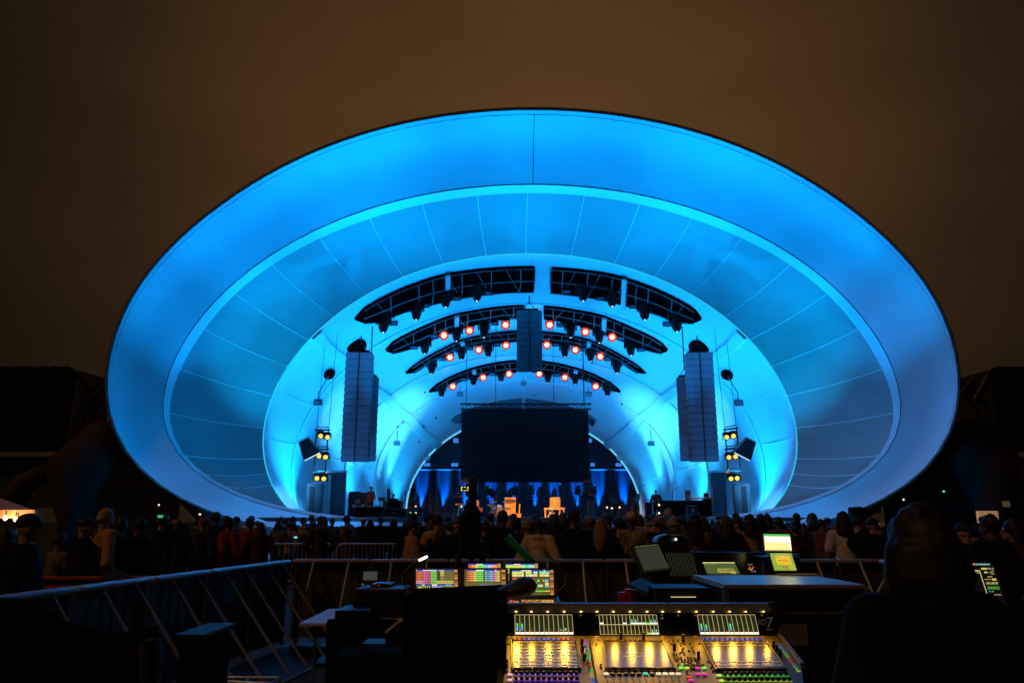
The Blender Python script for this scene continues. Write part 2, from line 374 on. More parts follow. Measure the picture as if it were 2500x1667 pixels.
# ================================================================== blue light from unseen spots set around the stage
BL = (.0, .325, 1.0); CY = (.0, .40, 1.0); BLD = (.0, .31, 1.0); CY2 = (.012, .44, 1.0)
def sym(x, *a, **k):
    for s in (-1, 1): f = k.pop('f', None); yield s
for s in (-1, 1):
    spot((X0 + s * 1.8, 30.8, 2.3), (X0 + s * 2.6, 30.1, 16), 10500, BL, 60, 1, name='rim_wash')
    spot((X0 + s * 4.2, 29.4, 1.9), (X0 + s * 7.2, 30.0, 14.6), 7600, BL, 48, 1, name='rim_wash')
    spot((X0 + s * 10.6, 29.2, 1.9), (X0 + s * 14.0, 30.2, 11.2), 3800, BL, 46, 1, name='rim_wash')
    spot((X0 + s * 9.5, 28.4, 1.5), (X0 + s * 14.0, 31.6, 4.0), 420, (.0, .34, 1.0), 90, 1, name='rim_wash')
    spot((X0 + s * 8.0, 29.6, 1.9), (X0 + s * 9.8, 29.6, 13.0), 7000, BL, 52, 1, name='rim_wash')
    spot((X0 + s * 10.5, 27.8, 1.6), (X0 + s * 16.0, 30.4, 9.0), 750, BLD, 90, 1, name='rim_wash')
    spot((X0 + s * 4.0, 28.6, 1.4), (X0 + s * 12.0, 31.6, 4.0), 500, BLD, 80, 1, name='rim_wash')
    spot((X0 + s * 10.5, 36.6, 2.1), (X0 + s * 11.5, 36.6, 9), 3100, CY, 80, 1, name='vault_wash')
    spot((X0 + s * 11.25, 34.6, 2.1), (X0 + s * 12.0, 35.0, 6), 9500, (.10, .48, 1.0), 42, 1, name='vault_wash')
    spot((X0 + s * 4.5, 36.5, 2.2), (X0 + s * 6.5, 36.5, 13.5), 6800, BL, 100, 1, name='vault_wash')
    spot((X0 + s * 8.6, 41.5, 2.1), (X0 + s * 9.3, 42, 6), 1900, CY2, 80, 1, name='vault_wash')
    spot((X0 + s * 7.9, 44.0, 2.1), (X0 + s * 8.3, 44.2, 6), 1600, CY2, 60, 1, name='vault_wash')
    spot((X0 + s * 7.4, 46.5, 2.1), (X0 + s * 7.8, 47, 6), 900, CY2, 60, 1, name='vault_wash')
    spot((X0 + s * 7.0, 48.5, 2.1), (X0 + s * 7.9, 48.8, 7), 900, CY2, 90, 1, name='vault_wash')
    spot((X0 - s * 4.5, 43.5, 2.6), (X0 + s * 7.4, 45.6, 7.6), 15000, (.07, .44, 1.0), 26, 1, name='vault_wash')
    spot((X0 + s * 3.0, 43.5, 2.6), (X0 + s * 3.5, 42.0, 11), 3000, BL, 110, 1, name='vault_wash')
    spot((X0 + s * 1.5, 46.0, 2.2), (X0 + s * 3.2, 46.0, 10), 1100, BL, 110, 1, name='vault_wash')
    spot((X0 + s * 5.0, 26.8, 1.6), (X0 + s * 7.0, 31.5, 7.6), 520, BLD, 36, 1, name='front_wash')  # unseen spots added to lift the speaker columns with blue
    spot((X0 + s * 9.4, 30.6, 2.2), (X0 + s * 11.8, 33.3, 8.8), 4200, (.0, .40, .95), 46, 1, name='panel_wash')  # unseen spots added to brighten the panels near the mouth
    spot((X0 + s * 8.0, 28.2, 1.2), (X0 + s * 9.5, 31.8, 2.4), 420, (.04, .34, 1.0), 120, 1, name='rim_wash')  # unseen low fill added for the bottom of the rim
    for k, (x, y, pw) in enumerate(((11.35, 35.0, 900), (9.55, 39.6, 520), (9.3, 40.6, 420), (8.95, 41.8, 520), (8.6, 43.0, 420), (8.05, 45.2, 420), (7.7, 47.0, 380))):
        spot((X0 + s * (x - .35), y, 2.0), (X0 + s * (x + .35), y + .3, 5.5), pw * 4.6, (.06, .46, 1.0), 30, .8, .06, name='floor_uplight')
for x in (1026, 1082, 1136, 1197, 1250, 1308, 1356, 1411, 1465, 1527):
    p = at(x, 1255, 53.0); spot((p.x, 53.14, 1.97), (p.x, 53.5, 4.2), 11000, (.0, .18, 1.0), 26, 1, .04, name='curtain_uplight')

for x in (-9, -5.4, -1.8, 1.8, 5.4, 9):
    spot((X0 + x, 29.2, .5), (X0 + x, 31.8, 1.7), 110, (.08, .33, .95), 120, 1, name='lip_wash')  # hidden low spots added to light the stage lip
# ================================================================== ground
g = MB(); g.quad((-900, -300, 0), (900, -300, 0), (900, 1500, 0), (-900, 1500, 0))
tag(mk('ground', g, mat('dark_lawn', (.035, .04, .022), .9, col2=(.02, .022, .014), vscale=3, bump=.3, bscale=60)), 'dark flat lawn', None, None, 'structure')
# ================================================================== light bays: dark slabs on the vault ceiling in place of recesses
def c3(x, y): return (820 + x / 4.612, 620 + y / 4.612)
BAYS = [
 ([(205,722),(225,680),(260,640),(400,548),(560,465),(730,385),(880,330),(1020,280),(1150,240),(1320,205),(1500,180),(1830,150),(2235,138)],
  [(205,722),(222,745),(250,755),(350,755),(500,735),(620,680),(740,640),(860,600),(1050,555),(1200,512),(1500,455),(1900,410),(2222,403)]),
 ([(555,1072),(590,1020),(640,980),(780,900),(940,830),(1120,750),(1300,680),(1450,648),(1600,620),(1850,585),(2120,565)],
  [(555,1072),(575,1090),(620,1097),(780,1060),(960,1000),(1100,930),(1330,845),(1450,800),(1620,760),(1850,712),(2110,690)]),
 ([(780,1332),(830,1280),(900,1230),(1000,1165),(1100,1110),(1200,1058),(1300,1010),(1400,965),(1550,925),(1700,895),(2035,862)],
  [(780,1332),(800,1338),(900,1312),(1000,1235),(1080,1182),(1170,1145),(1260,1105),(1400,1035),(1550,1005),(1700,982),(2030,965)]),
 ([(1045,1540),(1090,1495),(1150,1450),(1220,1408),(1300,1370),(1400,1325),(1500,1290),(1620,1255),(1750,1225),(1880,1205),(2030,1190)],
  [(1045,1540),(1060,1546),(1150,1512),(1230,1478),(1330,1435),(1400,1410),(1500,1378),(1650,1345),(1800,1325),(1900,1315),(2030,1308)]),
 ([(1291,1868),(1340,1822),(1410,1790),(1500,1745),(1620,1702),(1797,1660),(1950,1638),(2090,1622)],
  [(1291,1868),(1310,1880),(1400,1868),(1500,1850),(1620,1820),(1797,1790),(1950,1770),(2090,1760)]),
]
M_recess_shade = mat('recess_shade_black', (.0015, .0016, .002), .9, spec=0)  # near-black colour stands in for shade inside bays and ports
M_rail = mat('painted_catwalk_steel', (.14, .16, .18), .5, .3)
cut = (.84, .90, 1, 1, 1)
def mir(p): return Vector((2 * .785 - p.x, p.y, p.z))
for bi, (up, lo) in enumerate(BAYS):
    U = [cast(*c3(*p), .05) for p in up]; L = [cast(*c3(*p), .05) for p in lo]
    def resamp(A, n=14, cut=1):
        pts = [a[0] for a in A]; ds = [0]
        for p, q in zip(pts, pts[1:]): ds.append(ds[-1] + (q - p).length)
        out = []
        for k in range(n):
            t = ds[-1] * cut * k / (n - 1); j = max(i for i in range(len(ds)) if ds[i] <= t + 1e-9); j = min(j, len(ds) - 2)
            f = (t - ds[j]) / max(1e-6, ds[j + 1] - ds[j]); out.append(pts[j].lerp(pts[j + 1], f))
        return out
    nn = U[len(U) // 2][1]
    for s in (1, -1):
        g = (lambda p: p) if s == 1 else mir
        u = [g(p) for p in resamp(U, cut=cut[bi] if s == -1 else 1)]; l = [g(p) for p in resamp(L, cut=cut[bi] if s == -1 else 1)]
        n3 = Vector(nn) if s == 1 else Vector((-nn.x, nn.y, nn.z))
        mb = MB(); off = n3 * .10
        mb.grid([[p - n3 * .12 for p in u], [p + off for p in u], [p + off for p in l], [p - n3 * .12 for p in l]])
        k = len(u) - 1; mb.quad(u[k] - n3 * .12, u[k] + off, l[k] + off, l[k] - n3 * .12)
        bay = mk('light_bay', mb, M_recess_shade if bi < 4 else mat('pale_recess_tone', (.16, .20, .24), .6), shell)
        mb = MB(); o2 = n3 * .13
        for f in (0.0, .42, 1.0):
            line = [a.lerp(b, f) + o2 + (n3 * (.12 if f == .42 else 0)) for a, b in zip(u[1:], l[1:])]
            mb.tube(line, .028 if f else .02, 5)
        for q in (3, 5, 6, 8, 10, 12):
            mb.tube([u[q] + o2, u[q].lerp(l[q], .42) + n3 * .25, l[q] + o2], .025, 4)
        for q in (2, 7, 9, 11):
            mb.tube([u[q] + o2, l[min(q + 1, 13)] + o2], .018, 4)
        mk('catwalk_rail', mb, M_rail, bay)
        if bi < 4:
            q = 7; mb = MB(); mb.box((0, 0, 0), (.22, .14, 1.0)); a = (u[q] + l[q]) / 2; ln = (u[q] - l[q]).length * 1.15
            Z = (l[q] - u[q]).normalized(); X = Z.cross(n3).normalized(); Y = Z.cross(X)
            M = Matrix((X, Y, Z)).transposed(); mb.v = [a + n3 * .2 + M @ Vector((v.x, v.y, v.z * ln)) for v in mb.v]
            mk('cross_beam', mb, mat('pale_beam', (.5, .55, .6), .5), bay)

# ================================================================== stage lights
M_head = mat('lamp_housing', (.006, .006, .008), .45, var=.4, vscale=12, spec=.25)
M_core = emis('red_lamp_core', (1.0, .66, .34), 6); M_ring = emis('red_lamp_ring', (1.0, .035, .008), 1.7)
M_glint = emis('small_white_glow', (.75, .9, 1.0), 1.6); M_yel = emis('yellow_lamp_lens', (1.0, .60, .07), 1.4)
def head_proto():
    t = thing('stage_light', (0, 0, 0), 'x', 'stage light')
    mb = MB(); mb.box((0, 0, -.05), (.34, .26, .12), bev=.02); mk('base', mb, M_head, t, local=True)
    mb = MB(); mb.box((-.2, 0, -.24), (.04, .12, .34), bev=.01); mb.box((.2, 0, -.24), (.04, .12, .34), bev=.01); mb.box((0, 0, -.12), (.42, .12, .04), bev=.01)
    mk('yoke', mb, M_head, t, local=True); return t
def rot_to(d): return Vector(d).to_track_quat('Z', 'Y').to_matrix()
def make_head(kind):
    t = head_proto(); mb = MB()
    if kind == 'down':
        M = rot_to((0, -.12, -1)); c = Vector((0, 0, -.30))
        mb.lathe([(.10, -.22), (.165, -.18), (.175, 0), (.16, .12), (.12, .28), (.085, .34), (.07, .36)], c, 16, M)
        h = mk('head', mb, M_head, t, smooth=True, local=True)
        mb = MB(); mb.lathe([(.028, .36), (.024, .372)], c, 8, M); mk('lens', mb, M_glint, h, local=True)  # unlit head: small glow set as a glint on the lens
    elif kind == 'lit':
        M = rot_to((0, -1, -.30)); c = Vector((0, 0, -.36))
        mb.lathe([(.10, -.26), (.17, -.2), (.19, -.05), (.225, .1), (.235, .16), (.225, .16), (.22, .13)], c, 16, M)
        h = mk('head', mb, M_head, t, smooth=True, local=True)
        mb = MB(); mb.lathe([(.225, .13), (.215, .165)], c, 6, M); mk('colour_ring', mb, M_ring, h, local=True)
        mb = MB(); mb.lathe([(.125, .15), (.115, .19)], c, 6, M); mk('lens', mb, M_core, h, local=True)
    elif kind == 'yellow':
        M = rot_to((.12, -1, -.35)); c = Vector((0, 0, -.22))
        mb.lathe([(.09, -.16), (.14, -.12), (.15, 0), (.165, .12), (.15, .13)], c, 14, M)
        h = mk('head', mb, M_head, t, smooth=True, local=True)
        mb = MB(); mb.lathe([(.125, .125), (.11, .145)], c, 14, M); mk('lens', mb, M_yel, h, local=True)
    return t
P_down, P_lit, P_yel = make_head('down'), make_head('lit'), make_head('yellow')
used = set()
def place(proto, loc, label, group, scale=1, rz=0):
    if proto.name in used: o = copy_tree(proto)
    else: o = proto; used.add(proto.name)
    o.location = loc; o.rotation_euler = (0, 0, rz); o.scale = (scale,) * 3
    o['label'] = label; o['group'] = group; return o
def c4(x, y): return (1280 + x / 4.612, 620 + y / 4.612)
bayn = ['front', 'second', 'third', 'fourth']
def hang(px, py, drop, up=14):
    p, n = cast(px, py - up); return p
lit = [[c3(1220,915),c3(1507,862),c3(1910,798),c4(285,797),c4(685,875),c4(985,935)],
       [c3(1287,1162),c3(1610,1077),c3(1915,1028),c4(253,1022),c4(572,1078),c4(853,1153)],
       [c3(1320,1487),c3(1660,1388),c3(1950,1348),c4(167,1345),c4(455,1387),c4(800,1488)]]
ordn = ['outermost on the left', 'middle one on the left', 'nearest the centre speakers on the left', 'nearest the centre speakers on the right', 'middle one on the right', 'outermost on the right']
def place_px(proto, px, py, dz, label, group, scale=1.0, rz=0):
    """hang so the housing centre (dz below the hook) shows at px,py, hook touching the vault"""
    d = ray(px, py).normalized(); h, n = cast(px, py); 
    # walk back towards the camera until the vault is dz straight above
    best = h
    for k in range(60):
        q = h - d * (k * .06); up_ = BV.ray_cast(q, Vector((0, 0, 1)))
        if up_[0] is not None and up_[0].z - q.z >= dz * scale: best = q; break
    else: best = h - d * .4
    return place(proto, best + Vector((0, 0, dz * scale)), label, group, scale, rz)
for r, row in enumerate(lit):
    for i, (x, y) in enumerate(row):
        o = place_px(P_lit, x, y, .36, 'red-rimmed glowing stage light, ' + ordn[i] + ' of the ' + ('upper', 'middle', 'lower')[r] + ' red row', 'glowing red stage lights', (1.12, 1.06, 1.06)[r])
        b = o.location; sp = spot((b.x, b.y + .42, b.z - .45), (b.x, b.y + 1.9, b.z + .7), (60, 75, 75)[r], (1.0, .03, .12), 44, .8, .03, 'red_spill')
down = [[c3(540,750),c3(910,610),c3(1240,470),c3(1590,400),c4(660,400),c4(985,460),c4(1350,610),c4(1710,740)],
        [c3(1005,1010),c3(1360,870),c3(1670,830),c4(520,830),c4(840,890),c4(1195,1030)],
        [c3(1080,1250),c3(1415,1090),c3(1715,1060),c4(455,1060),c4(745,1110),c4(1040,1240)],
        [c3(1190,1520),c3(1550,1390),c3(1860,1350),c4(265,1360),c4(572,1380),c4(935,1510)]]
n8 = ['far left tip', 'left haunch', 'left middle', 'left of centre', 'right of centre', 'right middle', 'right haunch', 'far right tip']
n6 = ['left tip', 'left middle', 'left of centre', 'right of centre', 'right middle', 'right tip']
for r, row in enumerate(down):
    for i, (x, y) in enumerate(row):
        nm = (n8 if r == 0 else n6)[i]
        place_px(P_down, x, y, .30, 'unlit black moving light pointing down at the ' + nm + ' of the ' + bayn[r] + ' ceiling bay', 'unlit moving lights', (1.75, 1.6, 1.45, 1.35)[r])
for s, px, py in ((-1, 1131, 1031), (1, 1446, 1031)):
    place_px(P_down, px, py, .3, 'small black moving light half hidden behind the ' + ('left' if s < 0 else 'right') + ' edge of the hanging screen', 'unlit moving lights', .8)
# small box lights
def make_box_light():
    t = thing('box_light', (0, 0, 0), 'x', 'flood light')
    mb = MB(); mb.tube([(0, 0, 0), (0, 0, -.22)], .018, 6); mb.tube([(-.17, 0, -.35), (-.17, 0, -.22), (.17, 0, -.22), (.17, 0, -.35)], .014, 5); mk('bracket', mb, M_head, t, local=True)
    mb = MB(); mb.box((0, 0, -.36), (.32, .22, .2), Euler((R(15), 0, 0)), bev=.02); h = mk('housing', mb, M_head, t, local=True)
    mb = MB(); mb.box((0, -.112, -.40), (.26, .01, .10), Euler((R(15), 0, 0))); mk('glass', mb, mat('dull_lamp_glass', (.2, .25, .3), .2), h, local=True)
    return t
P_box = make_box_light()
bx = [[c3(650,770),c3(1010,570),c3(1370,490),c3(1720,430),c4(480,415),c4(855,490),c4(1225,580),c4(1605,780)],
      [c3(880,1040),c3(1110,915),c3(1790,770),c4(405,790),c4(1085,940),c4(1310,1065)],
      [c3(1200,1170),c3(1510,1050),c3(1815,1010),c4(350,1010),c4(660,1060),c4(935,1170)],
      [c3(1440,1400),c3(1760,1340),c4(370,1350)]]
for r, row in enumerate(bx):
    for i, (x, y) in enumerate(row):
        nm = (n8 if r == 0 else n6 if r < 3 else ['left middle', 'left of centre', 'right of centre'])[i]
        place_px(P_box, x, y, .32, 'small dark box light hanging at the ' + nm + ' of the ' + bayn[r] + ' ceiling bay', 'small box lights', 1.25)
ports = []
for (x, y, r) in ((870, 845, .62), (1707, 848, .62), (803, 912, .40), (1776, 914, .40)):
    p, n = cast(x, y, .02); M = rot_to(n); mb = MB(); mb.lathe([(r, -.02), (r, .03), (r * .97, .03), (r * .97, .012)], p, 28, M @ Matrix.Diagonal((1, .8, 1)))
    po = mk('cable_port', mb, M_recess_shade, shell); mb = MB()
    mb.tube([p + M @ Vector((r * math.cos(a) * 1.01, r * .8 * math.sin(a) * 1.01, .03)) for a in [i * math.pi / 14 for i in range(29)]], .02, 5); mk('port_trim', mb, M_shell, po)
M_box2 = mat('grey_blue_lamp_box', (.18, .2, .22), .5)
def arm_flood(px, py, Y, top, label, big=1.0):
    c = at(px, py, Y); t = thing('flood_light', c, label, 'flood light', 'white flood lights hung on arms inside the shell')
    q = at(*top, Y) if top else c + Vector((0, 0, .8))
    mb = MB(); mb.tube([c + Vector((0, 0, .16)), c + Vector((0, 0, .45)), q], .025 * big, 6); mb.tube([c + Vector((-.2 * big, 0, .16)), c + Vector((.2 * big, 0, .16))], .02, 5); mk('arm', mb, M_box2, t)
    mb = MB(); mb.box(c, (.40 * big, .2, .24 * big), bev=.02); h = mk('housing', mb, M_box2, t)
    mb = MB(); mb.box(c + Vector((0, -.105, -.01)), (.32 * big, .01, .14 * big)); mk('glass', mb, mat('pale_lamp_glass', (.5, .6, .7), .2), h)
arm_flood(776.5, 983, 34.5, (802, 918), 'pale flood light on a bent arm beside the left speaker column', 1.0)
arm_flood(1803, 984, 34.5, (1777, 918), 'pale flood light on a bent arm beside the right speaker column', 1.0)
arm_flood(969, 1082, 43.0, (972, 1050), 'pale flood light high on the left wall behind the left speakers', .9)
arm_flood(1590, 1083, 43.0, (1587, 1050), 'pale flood light high on the right wall behind the right speakers', .9)
arm_flood(1043, 1119, 48.0, (1045, 1100), 'pale flood light on the left edge of the rear arch', .9)
arm_flood(1512, 1119, 48.0, (1510, 1100), 'pale flood light on the right edge of the rear arch', .9)
arm_flood(1123, 963, 43.0, (1123, 950), 'pale flood light above the left end of the screen truss', .9)
arm_flood(1437, 963, 43.0, (1437, 950), 'pale flood light above the right end of the screen truss', .9)
arm_flood(1278, 937, 43.0, (1278, 925), 'pale flood light in the middle just under the centre speakers', .8)

# ================================================================== line arrays
M_cab = mat('blue_grey_grille', (.22, .33, .40), .5, var=.15, vscale=20, bump=.3, bscale=260)
M_cabs = mat('speaker_side', (.10, .11, .12), .5)
def cab_meshes():
    f = MB(); f.box((0, 0, 0), (1.06, .62, .281), bev=.006)
    g1 = MB(); g1.box((-.275, -.316, 0), (.49, .03, .268), bev=.008); g1.box((.275, -.316, 0), (.49, .03, .268), bev=.008)
    g2 = MB(); g2.box((-.02, -.33, 0), (.012, .03, .265)); g2.box((.025, -.33, 0), (.012, .03, .265)); g2.box((-.25, -.334, .04), (.03, .01, .02)); g2.box((.25, -.334, .04), (.03, .01, .02))
    g3 = MB()
    for s in (-1, 1):
        for k in range(3): g3.box((s * .545, -.22 + k * .2, .0), (.03, .07, .2))
    g3.box((0, .02, -.02), (1.09, .5, .02))
    return f, g1, g2, g3
def line_array(name_px, y0, Y, n, w, label, rz=0, bend=.9, top_cable=None, group='hanging speaker columns'):
    c = at(name_px, y0, Y); t = thing('line_array', c, label, 'speaker', group, rot=(0, 0, rz))
    M = Matrix.Rotation(rz, 3, 'Z'); z = 0; yy = 0
    f, g1, g2, g3 = cab_meshes(); sx = w / 1.06; first = None
    for k in range(n):
        tilt = R(-2 + bend * k)
        if first is None:
            cab = mk('speaker_cabinet', f, M_cabs, t, local=True); a = mk('grille', g1, M_cab, cab, local=True); b = mk('centre_strip', g2, M_steel, cab, local=True); d = mk('rigging_plate', g3, mat('rigging_plate_grey', (.3, .3, .3), .5), cab, local=True)
            first = cab
        else:
            cab = first.copy(); COL.objects.link(cab); cab.parent = t
            for ch in first.children: c2 = ch.copy(); COL.objects.link(c2); c2.parent = cab
        cab.location = (0, yy, z - .14); cab.rotation_euler = (tilt, 0, 0); cab.scale = (sx, 1, 1)
        z -= .284; yy += .284 * math.sin(tilt) * .35
    mb = MB(); mb.box((0, 0, .06), (.8 * sx, .5, .1)); mb.tube([(-.3 * sx, 0, .1), (0, 0, .5), (.3 * sx, 0, .1)], .02, 5); mk('bumper_frame', mb, M_head, t, local=True)
    up_ = BV.ray_cast(c + Vector((0, 0, .5)), Vector((0, 0, 1)))
    L = (up_[0].z - c.z) if up_[0] is not None else 2.5
    mb = MB(); mb.tube([(0, 0, .4), (0, 0, top_cable or .8)], .03, 5); mk('chain', mb, M_head, t, local=True)
line_array(880, 864, 31.5, 16, 1.08, 'left front hanging column of sixteen speaker cabinets', R(4), .35)
line_array(1704, 864, 31.5, 16, 1.08, 'right front hanging column of sixteen speaker cabinets', R(-4), .35)
line_array(904, 923, 33.6, 13, .72, 'left side column of narrower speakers just behind the main one', R(14), .3, 2.4)
line_array(1672, 923, 33.6, 13, .72, 'right side column of narrower speakers just behind the main one', R(-14), .3, 2.4)
line_array(1292, 762, 34.5, 10, 1.12, 'short speaker column hanging in the centre above the screen', 0, .6)

# ================================================================== side light ladders
def ladder(tl, bl, tr, br, Y, side):
    A, B, C, D = at(*tl, Y), at(*bl, Y), at(*tr, Y), at(*br, Y)
    t = thing('light_ladder', (A + C) / 2, 'leaning steel ladder frame holding six yellow lamps on the %s side of the stage' % side, 'lighting frame', 'hanging light ladders')
    mb = MB(); mb.tube([A, B], .03, 6); mb.tube([C, D], .03, 6); mk('rail', mb, M_head, t)
    spot(B.lerp(D, .5) + Vector((0, -.5, .1)), (1.0, 44.6, 2.2), 14000, (1, .30, .015), 15, .9, .12, 'yellow_lamp_beam')
    for f in (0, .46, 1):
        mb = MB(); mb.tube([A.lerp(B, f) + Vector((-.08, 0, 0)), C.lerp(D, f) + Vector((.08, 0, 0))], .04, 6); mb.tube([A.lerp(B, f) + Vector((0, 0, .12)), C.lerp(D, f) + Vector((0, 0, .12))], .025, 6); mk('rung', mb, M_head, t)
    mb = MB()
    for p in (A, C):
        u = BV.ray_cast(p, Vector((0, .15, 1)).normalized()); mb.tube([p, u[0] if u[0] is not None else p + Vector((0, 0, 3))], .012, 4)
    mk('cable', mb, M_head, t)
ladder((772.7, 1049), (766, 1153), (802, 1049), (794, 1153), 35.2, 'left')
ladder((1770, 1049), (1778, 1153), (1798, 1044), (1809, 1150), 35.2, 'right')
hn = ['upper left', 'upper right', 'middle left', 'middle right', 'lower left', 'lower right']
for side, pts, rz in (('left', [(782,1065),(798.7,1068),(778.5,1114),(794,1116.5),(773,1168),(789.7,1169)], R(12)), ('right', [(1773.5,1068),(1790,1065),(1779,1117),(1795,1115),(1784,1169),(1799,1168)], R(-12))):
    for i, (x, y) in enumerate(pts):
        place(P_yel, at(x, y, 35.0) + Vector((0, .02, .24)), 'yellow-lensed lamp at the %s of the %s light ladder' % (hn[i], side), 'yellow lamps on the ladders', .88, rz)
for s, x, y in ((-1, 752, 1092), (1, 1822, 1092)):
    c = at(x, y, 34.6); t = thing('flood_light', c, 'big black flood box throwing white light down beside the %s light ladder' % ('left' if s < 0 else 'right'), 'flood light', 'big black flood boxes')
    M = Euler((R(20), R(28) * (-s) * -1, 0)).to_matrix(); mb = MB()
    o = [Vector(v) for v in ((-.22, .15, .42), (.22, .15, .42), (.42, .15, -.42), (-.42, .15, -.42))]
    mb.prism([c + M @ v for v in o], M @ Vector((0, -.36, 0))); mk('housing', mb, M_head, t)
    mb = MB(); mb.box(c + M @ Vector((0, -.03, -.435)), (.76, .30, .02), M); mk('lamp_strip', mb, emis('white_flood_strip', (.55, .85, 1), 2.2), t)
    mb = MB(); mb.box(c + M @ Vector((0, 0, .44)), (.46, .42, .02), M); mk('top_plate', mb, M_alu, t)
    spot(c + M @ Vector((0, -.05, -.55)), c + Vector((s * .9, 1.2, -3.2)), 700, (.10, .50, 1), 80, 1, .2, 'flood_beam')

# ================================================================== screen
YS = 41.0
tl, br = at(1127, 1001, YS), at(1440, 1177, YS); cx, cz = (tl.x + br.x) / 2, (tl.z + br.z) / 2; wS, hS = br.x - tl.x, tl.z - br.z
scr = thing('video_screen', (cx, YS, br.z), 'large unlit black video screen hanging under a truss over mid stage', 'screen')
mb = MB()
for i in range(8):
    for j in range(5): mb.box((tl.x + wS * (i + .5) / 8, YS, br.z + hS * (j + .5) / 5), (wS / 8 - .006, .12, hS / 5 - .006))
mk('panels', mb, mat('dark_screen_face', (.006, .006, .007), .5), scr)
mb = MB(); mb.box((cx, YS + .15, cz), (wS * .98, .1, hS * .98)); mk('backing', mb, M_head, scr)
def truss(name, a, b, h, n, m, parent=None, d=None):
    mb = MB(); d = d or h; a, b = Vector(a), Vector(b); offs = [Vector((0, -d / 2, 0)), Vector((0, d / 2, 0)), Vector((0, -d / 2, -h)), Vector((0, d / 2, -h))]
    for o in offs: mb.tube([a + o, b + o], h * .09, 5)
    for i in range(n):
        p, q = a.lerp(b, i / n), a.lerp(b, (i + .5) / n); r_ = a.lerp(b, (i + 1) / n)
        for o in (0, 1): mb.tube([p + offs[o], q + offs[o + 2], r_ + offs[o]], h * .05, 4)
        mb.tube([p + offs[0], q + offs[1], r_ + offs[0]], h * .04, 4)
    return mk(name, mb, m, parent)
A_, B_ = at(1124, 986, YS), at(1443, 986, YS); tr_ = thing('truss', A_.lerp(B_, .5), 'black box truss carrying the hanging video screen', 'truss')
truss('frame', A_, B_, .28, 16, M_head, tr_)
for x in (1138, 1210, 1352, 1426):
    p = at(x, 986, YS); u = BV.ray_cast(p, Vector((0, 0, 1))); mb = MB(); mb.tube([p, u[0] if u[0] is not None else p + Vector((0, 0, 3))], .03 if x == 1426 else .015, 4); mk('hoist_chain', mb, M_head, tr_)
# doors and dark alcoves at the foot of the vault
M_door = mat('painted_door', (.25, .28, .32), .6, var=.1)
for s in (-1, 1):
    nm = 'left' if s < 0 else 'right'
    def mx(x): return x if s < 0 else (2 * 1290 - x)
    a, b = at(mx(785), 1153, 37.5), at(mx(836), 1245, 37.5); lo, hi = min(a.x, b.x), max(a.x, b.x)
    al = thing('stage_wing', ((lo + hi) / 2, 37.5, FLOOR), 'dark blue wing recess with a tall door leaf on the %s of the stage' % nm, 'stage wing', 'stage wings')
    mb = MB(); mb.box(((lo + hi) / 2, 37.8, (a.z + FLOOR) / 2), (hi - lo, .5, a.z - FLOOR)); mk('recess', mb, mat('dusky_recess', (.06, .08, .11), .7), al)
    mb = MB(); mb.box((lo + (hi - lo) * (.25 if s < 0 else .75), 37.5, (a.z + FLOOR) / 2 - .05), ((hi - lo) * .42, .06, a.z - FLOOR - .2), bev=.01); mk('door', mb, M_door, al)
    mb = MB(); mb.box(((lo + hi) / 2, 37.5, a.z + .04), (hi - lo + .2, .62, .08)); mk('lintel', mb, M_shell, al)
    a, b = at(mx(750), 1180, 35.6), at(mx(784), 1250, 35.6); lo, hi = min(a.x, b.x), max(a.x, b.x)
    dr = thing('service_door', ((lo + hi) / 2, 35.6, FLOOR), 'narrow open service doorway in the curved wall on the %s' % nm, 'door', 'service doors')
    mb = MB(); mb.box(((lo + hi) / 2, 35.75, (a.z + FLOOR) / 2), (hi - lo, .26, a.z - FLOOR)); mk('frame', mb, mat('dim_door_frame', (.12, .14, .17), .6), dr)
    mb = MB(); mb.box((lo + (hi - lo) * (.35 if s < 0 else .6), 35.6, (a.z + FLOOR) / 2 - .05), (.24, .06, a.z - FLOOR - .15)); mk('opening', mb, mat('dark_opening', (.02, .03, .05), .8), dr)
# ================================================================== people
def remeshed(mb, voxel, smooth_it=2):
    me = bpy.data.meshes.new('tmp'); me.from_pydata([tuple(v) for v in mb.v], [], mb.f)
    o = bpy.data.objects.new('tmp', me); COL.objects.link(o)
    r = o.modifiers.new('r', 'REMESH'); r.mode = 'VOXEL'; r.voxel_size = voxel
    if smooth_it: sm = o.modifiers.new('s', 'SMOOTH'); sm.iterations = smooth_it; sm.factor = .5
    dg = bpy.context.evaluated_depsgraph_get(); ev = o.evaluated_get(dg); m2 = bpy.data.meshes.new_from_object(ev)
    bpy.data.objects.remove(o); bpy.data.meshes.remove(me)
    m2.polygons.foreach_set('use_smooth', [True] * len(m2.polygons)); return m2
def obj_from(name, me, material, parent):
    me.name = name; me.materials.clear(); me.materials.append(material)
    o = bpy.data.objects.new(name, me); COL.objects.link(o); o.parent = parent
    o.material_slots[0].link = 'OBJECT'; o.material_slots[0].material = material; ORG[o.name] = Vector((0, 0, 0)); return o
def capsule(mb, pts, rs, n=12):
    mb.tube(pts, rs, n)
    for p, r in zip(pts, rs): mb.ell(p, (r, r, r), 10, 6)
SKIN = [mat('skin_light', (.50, .30, .21), .5), mat('skin_tan', (.36, .20, .13), .5), mat('skin_deep', (.16, .085, .055), .5)]
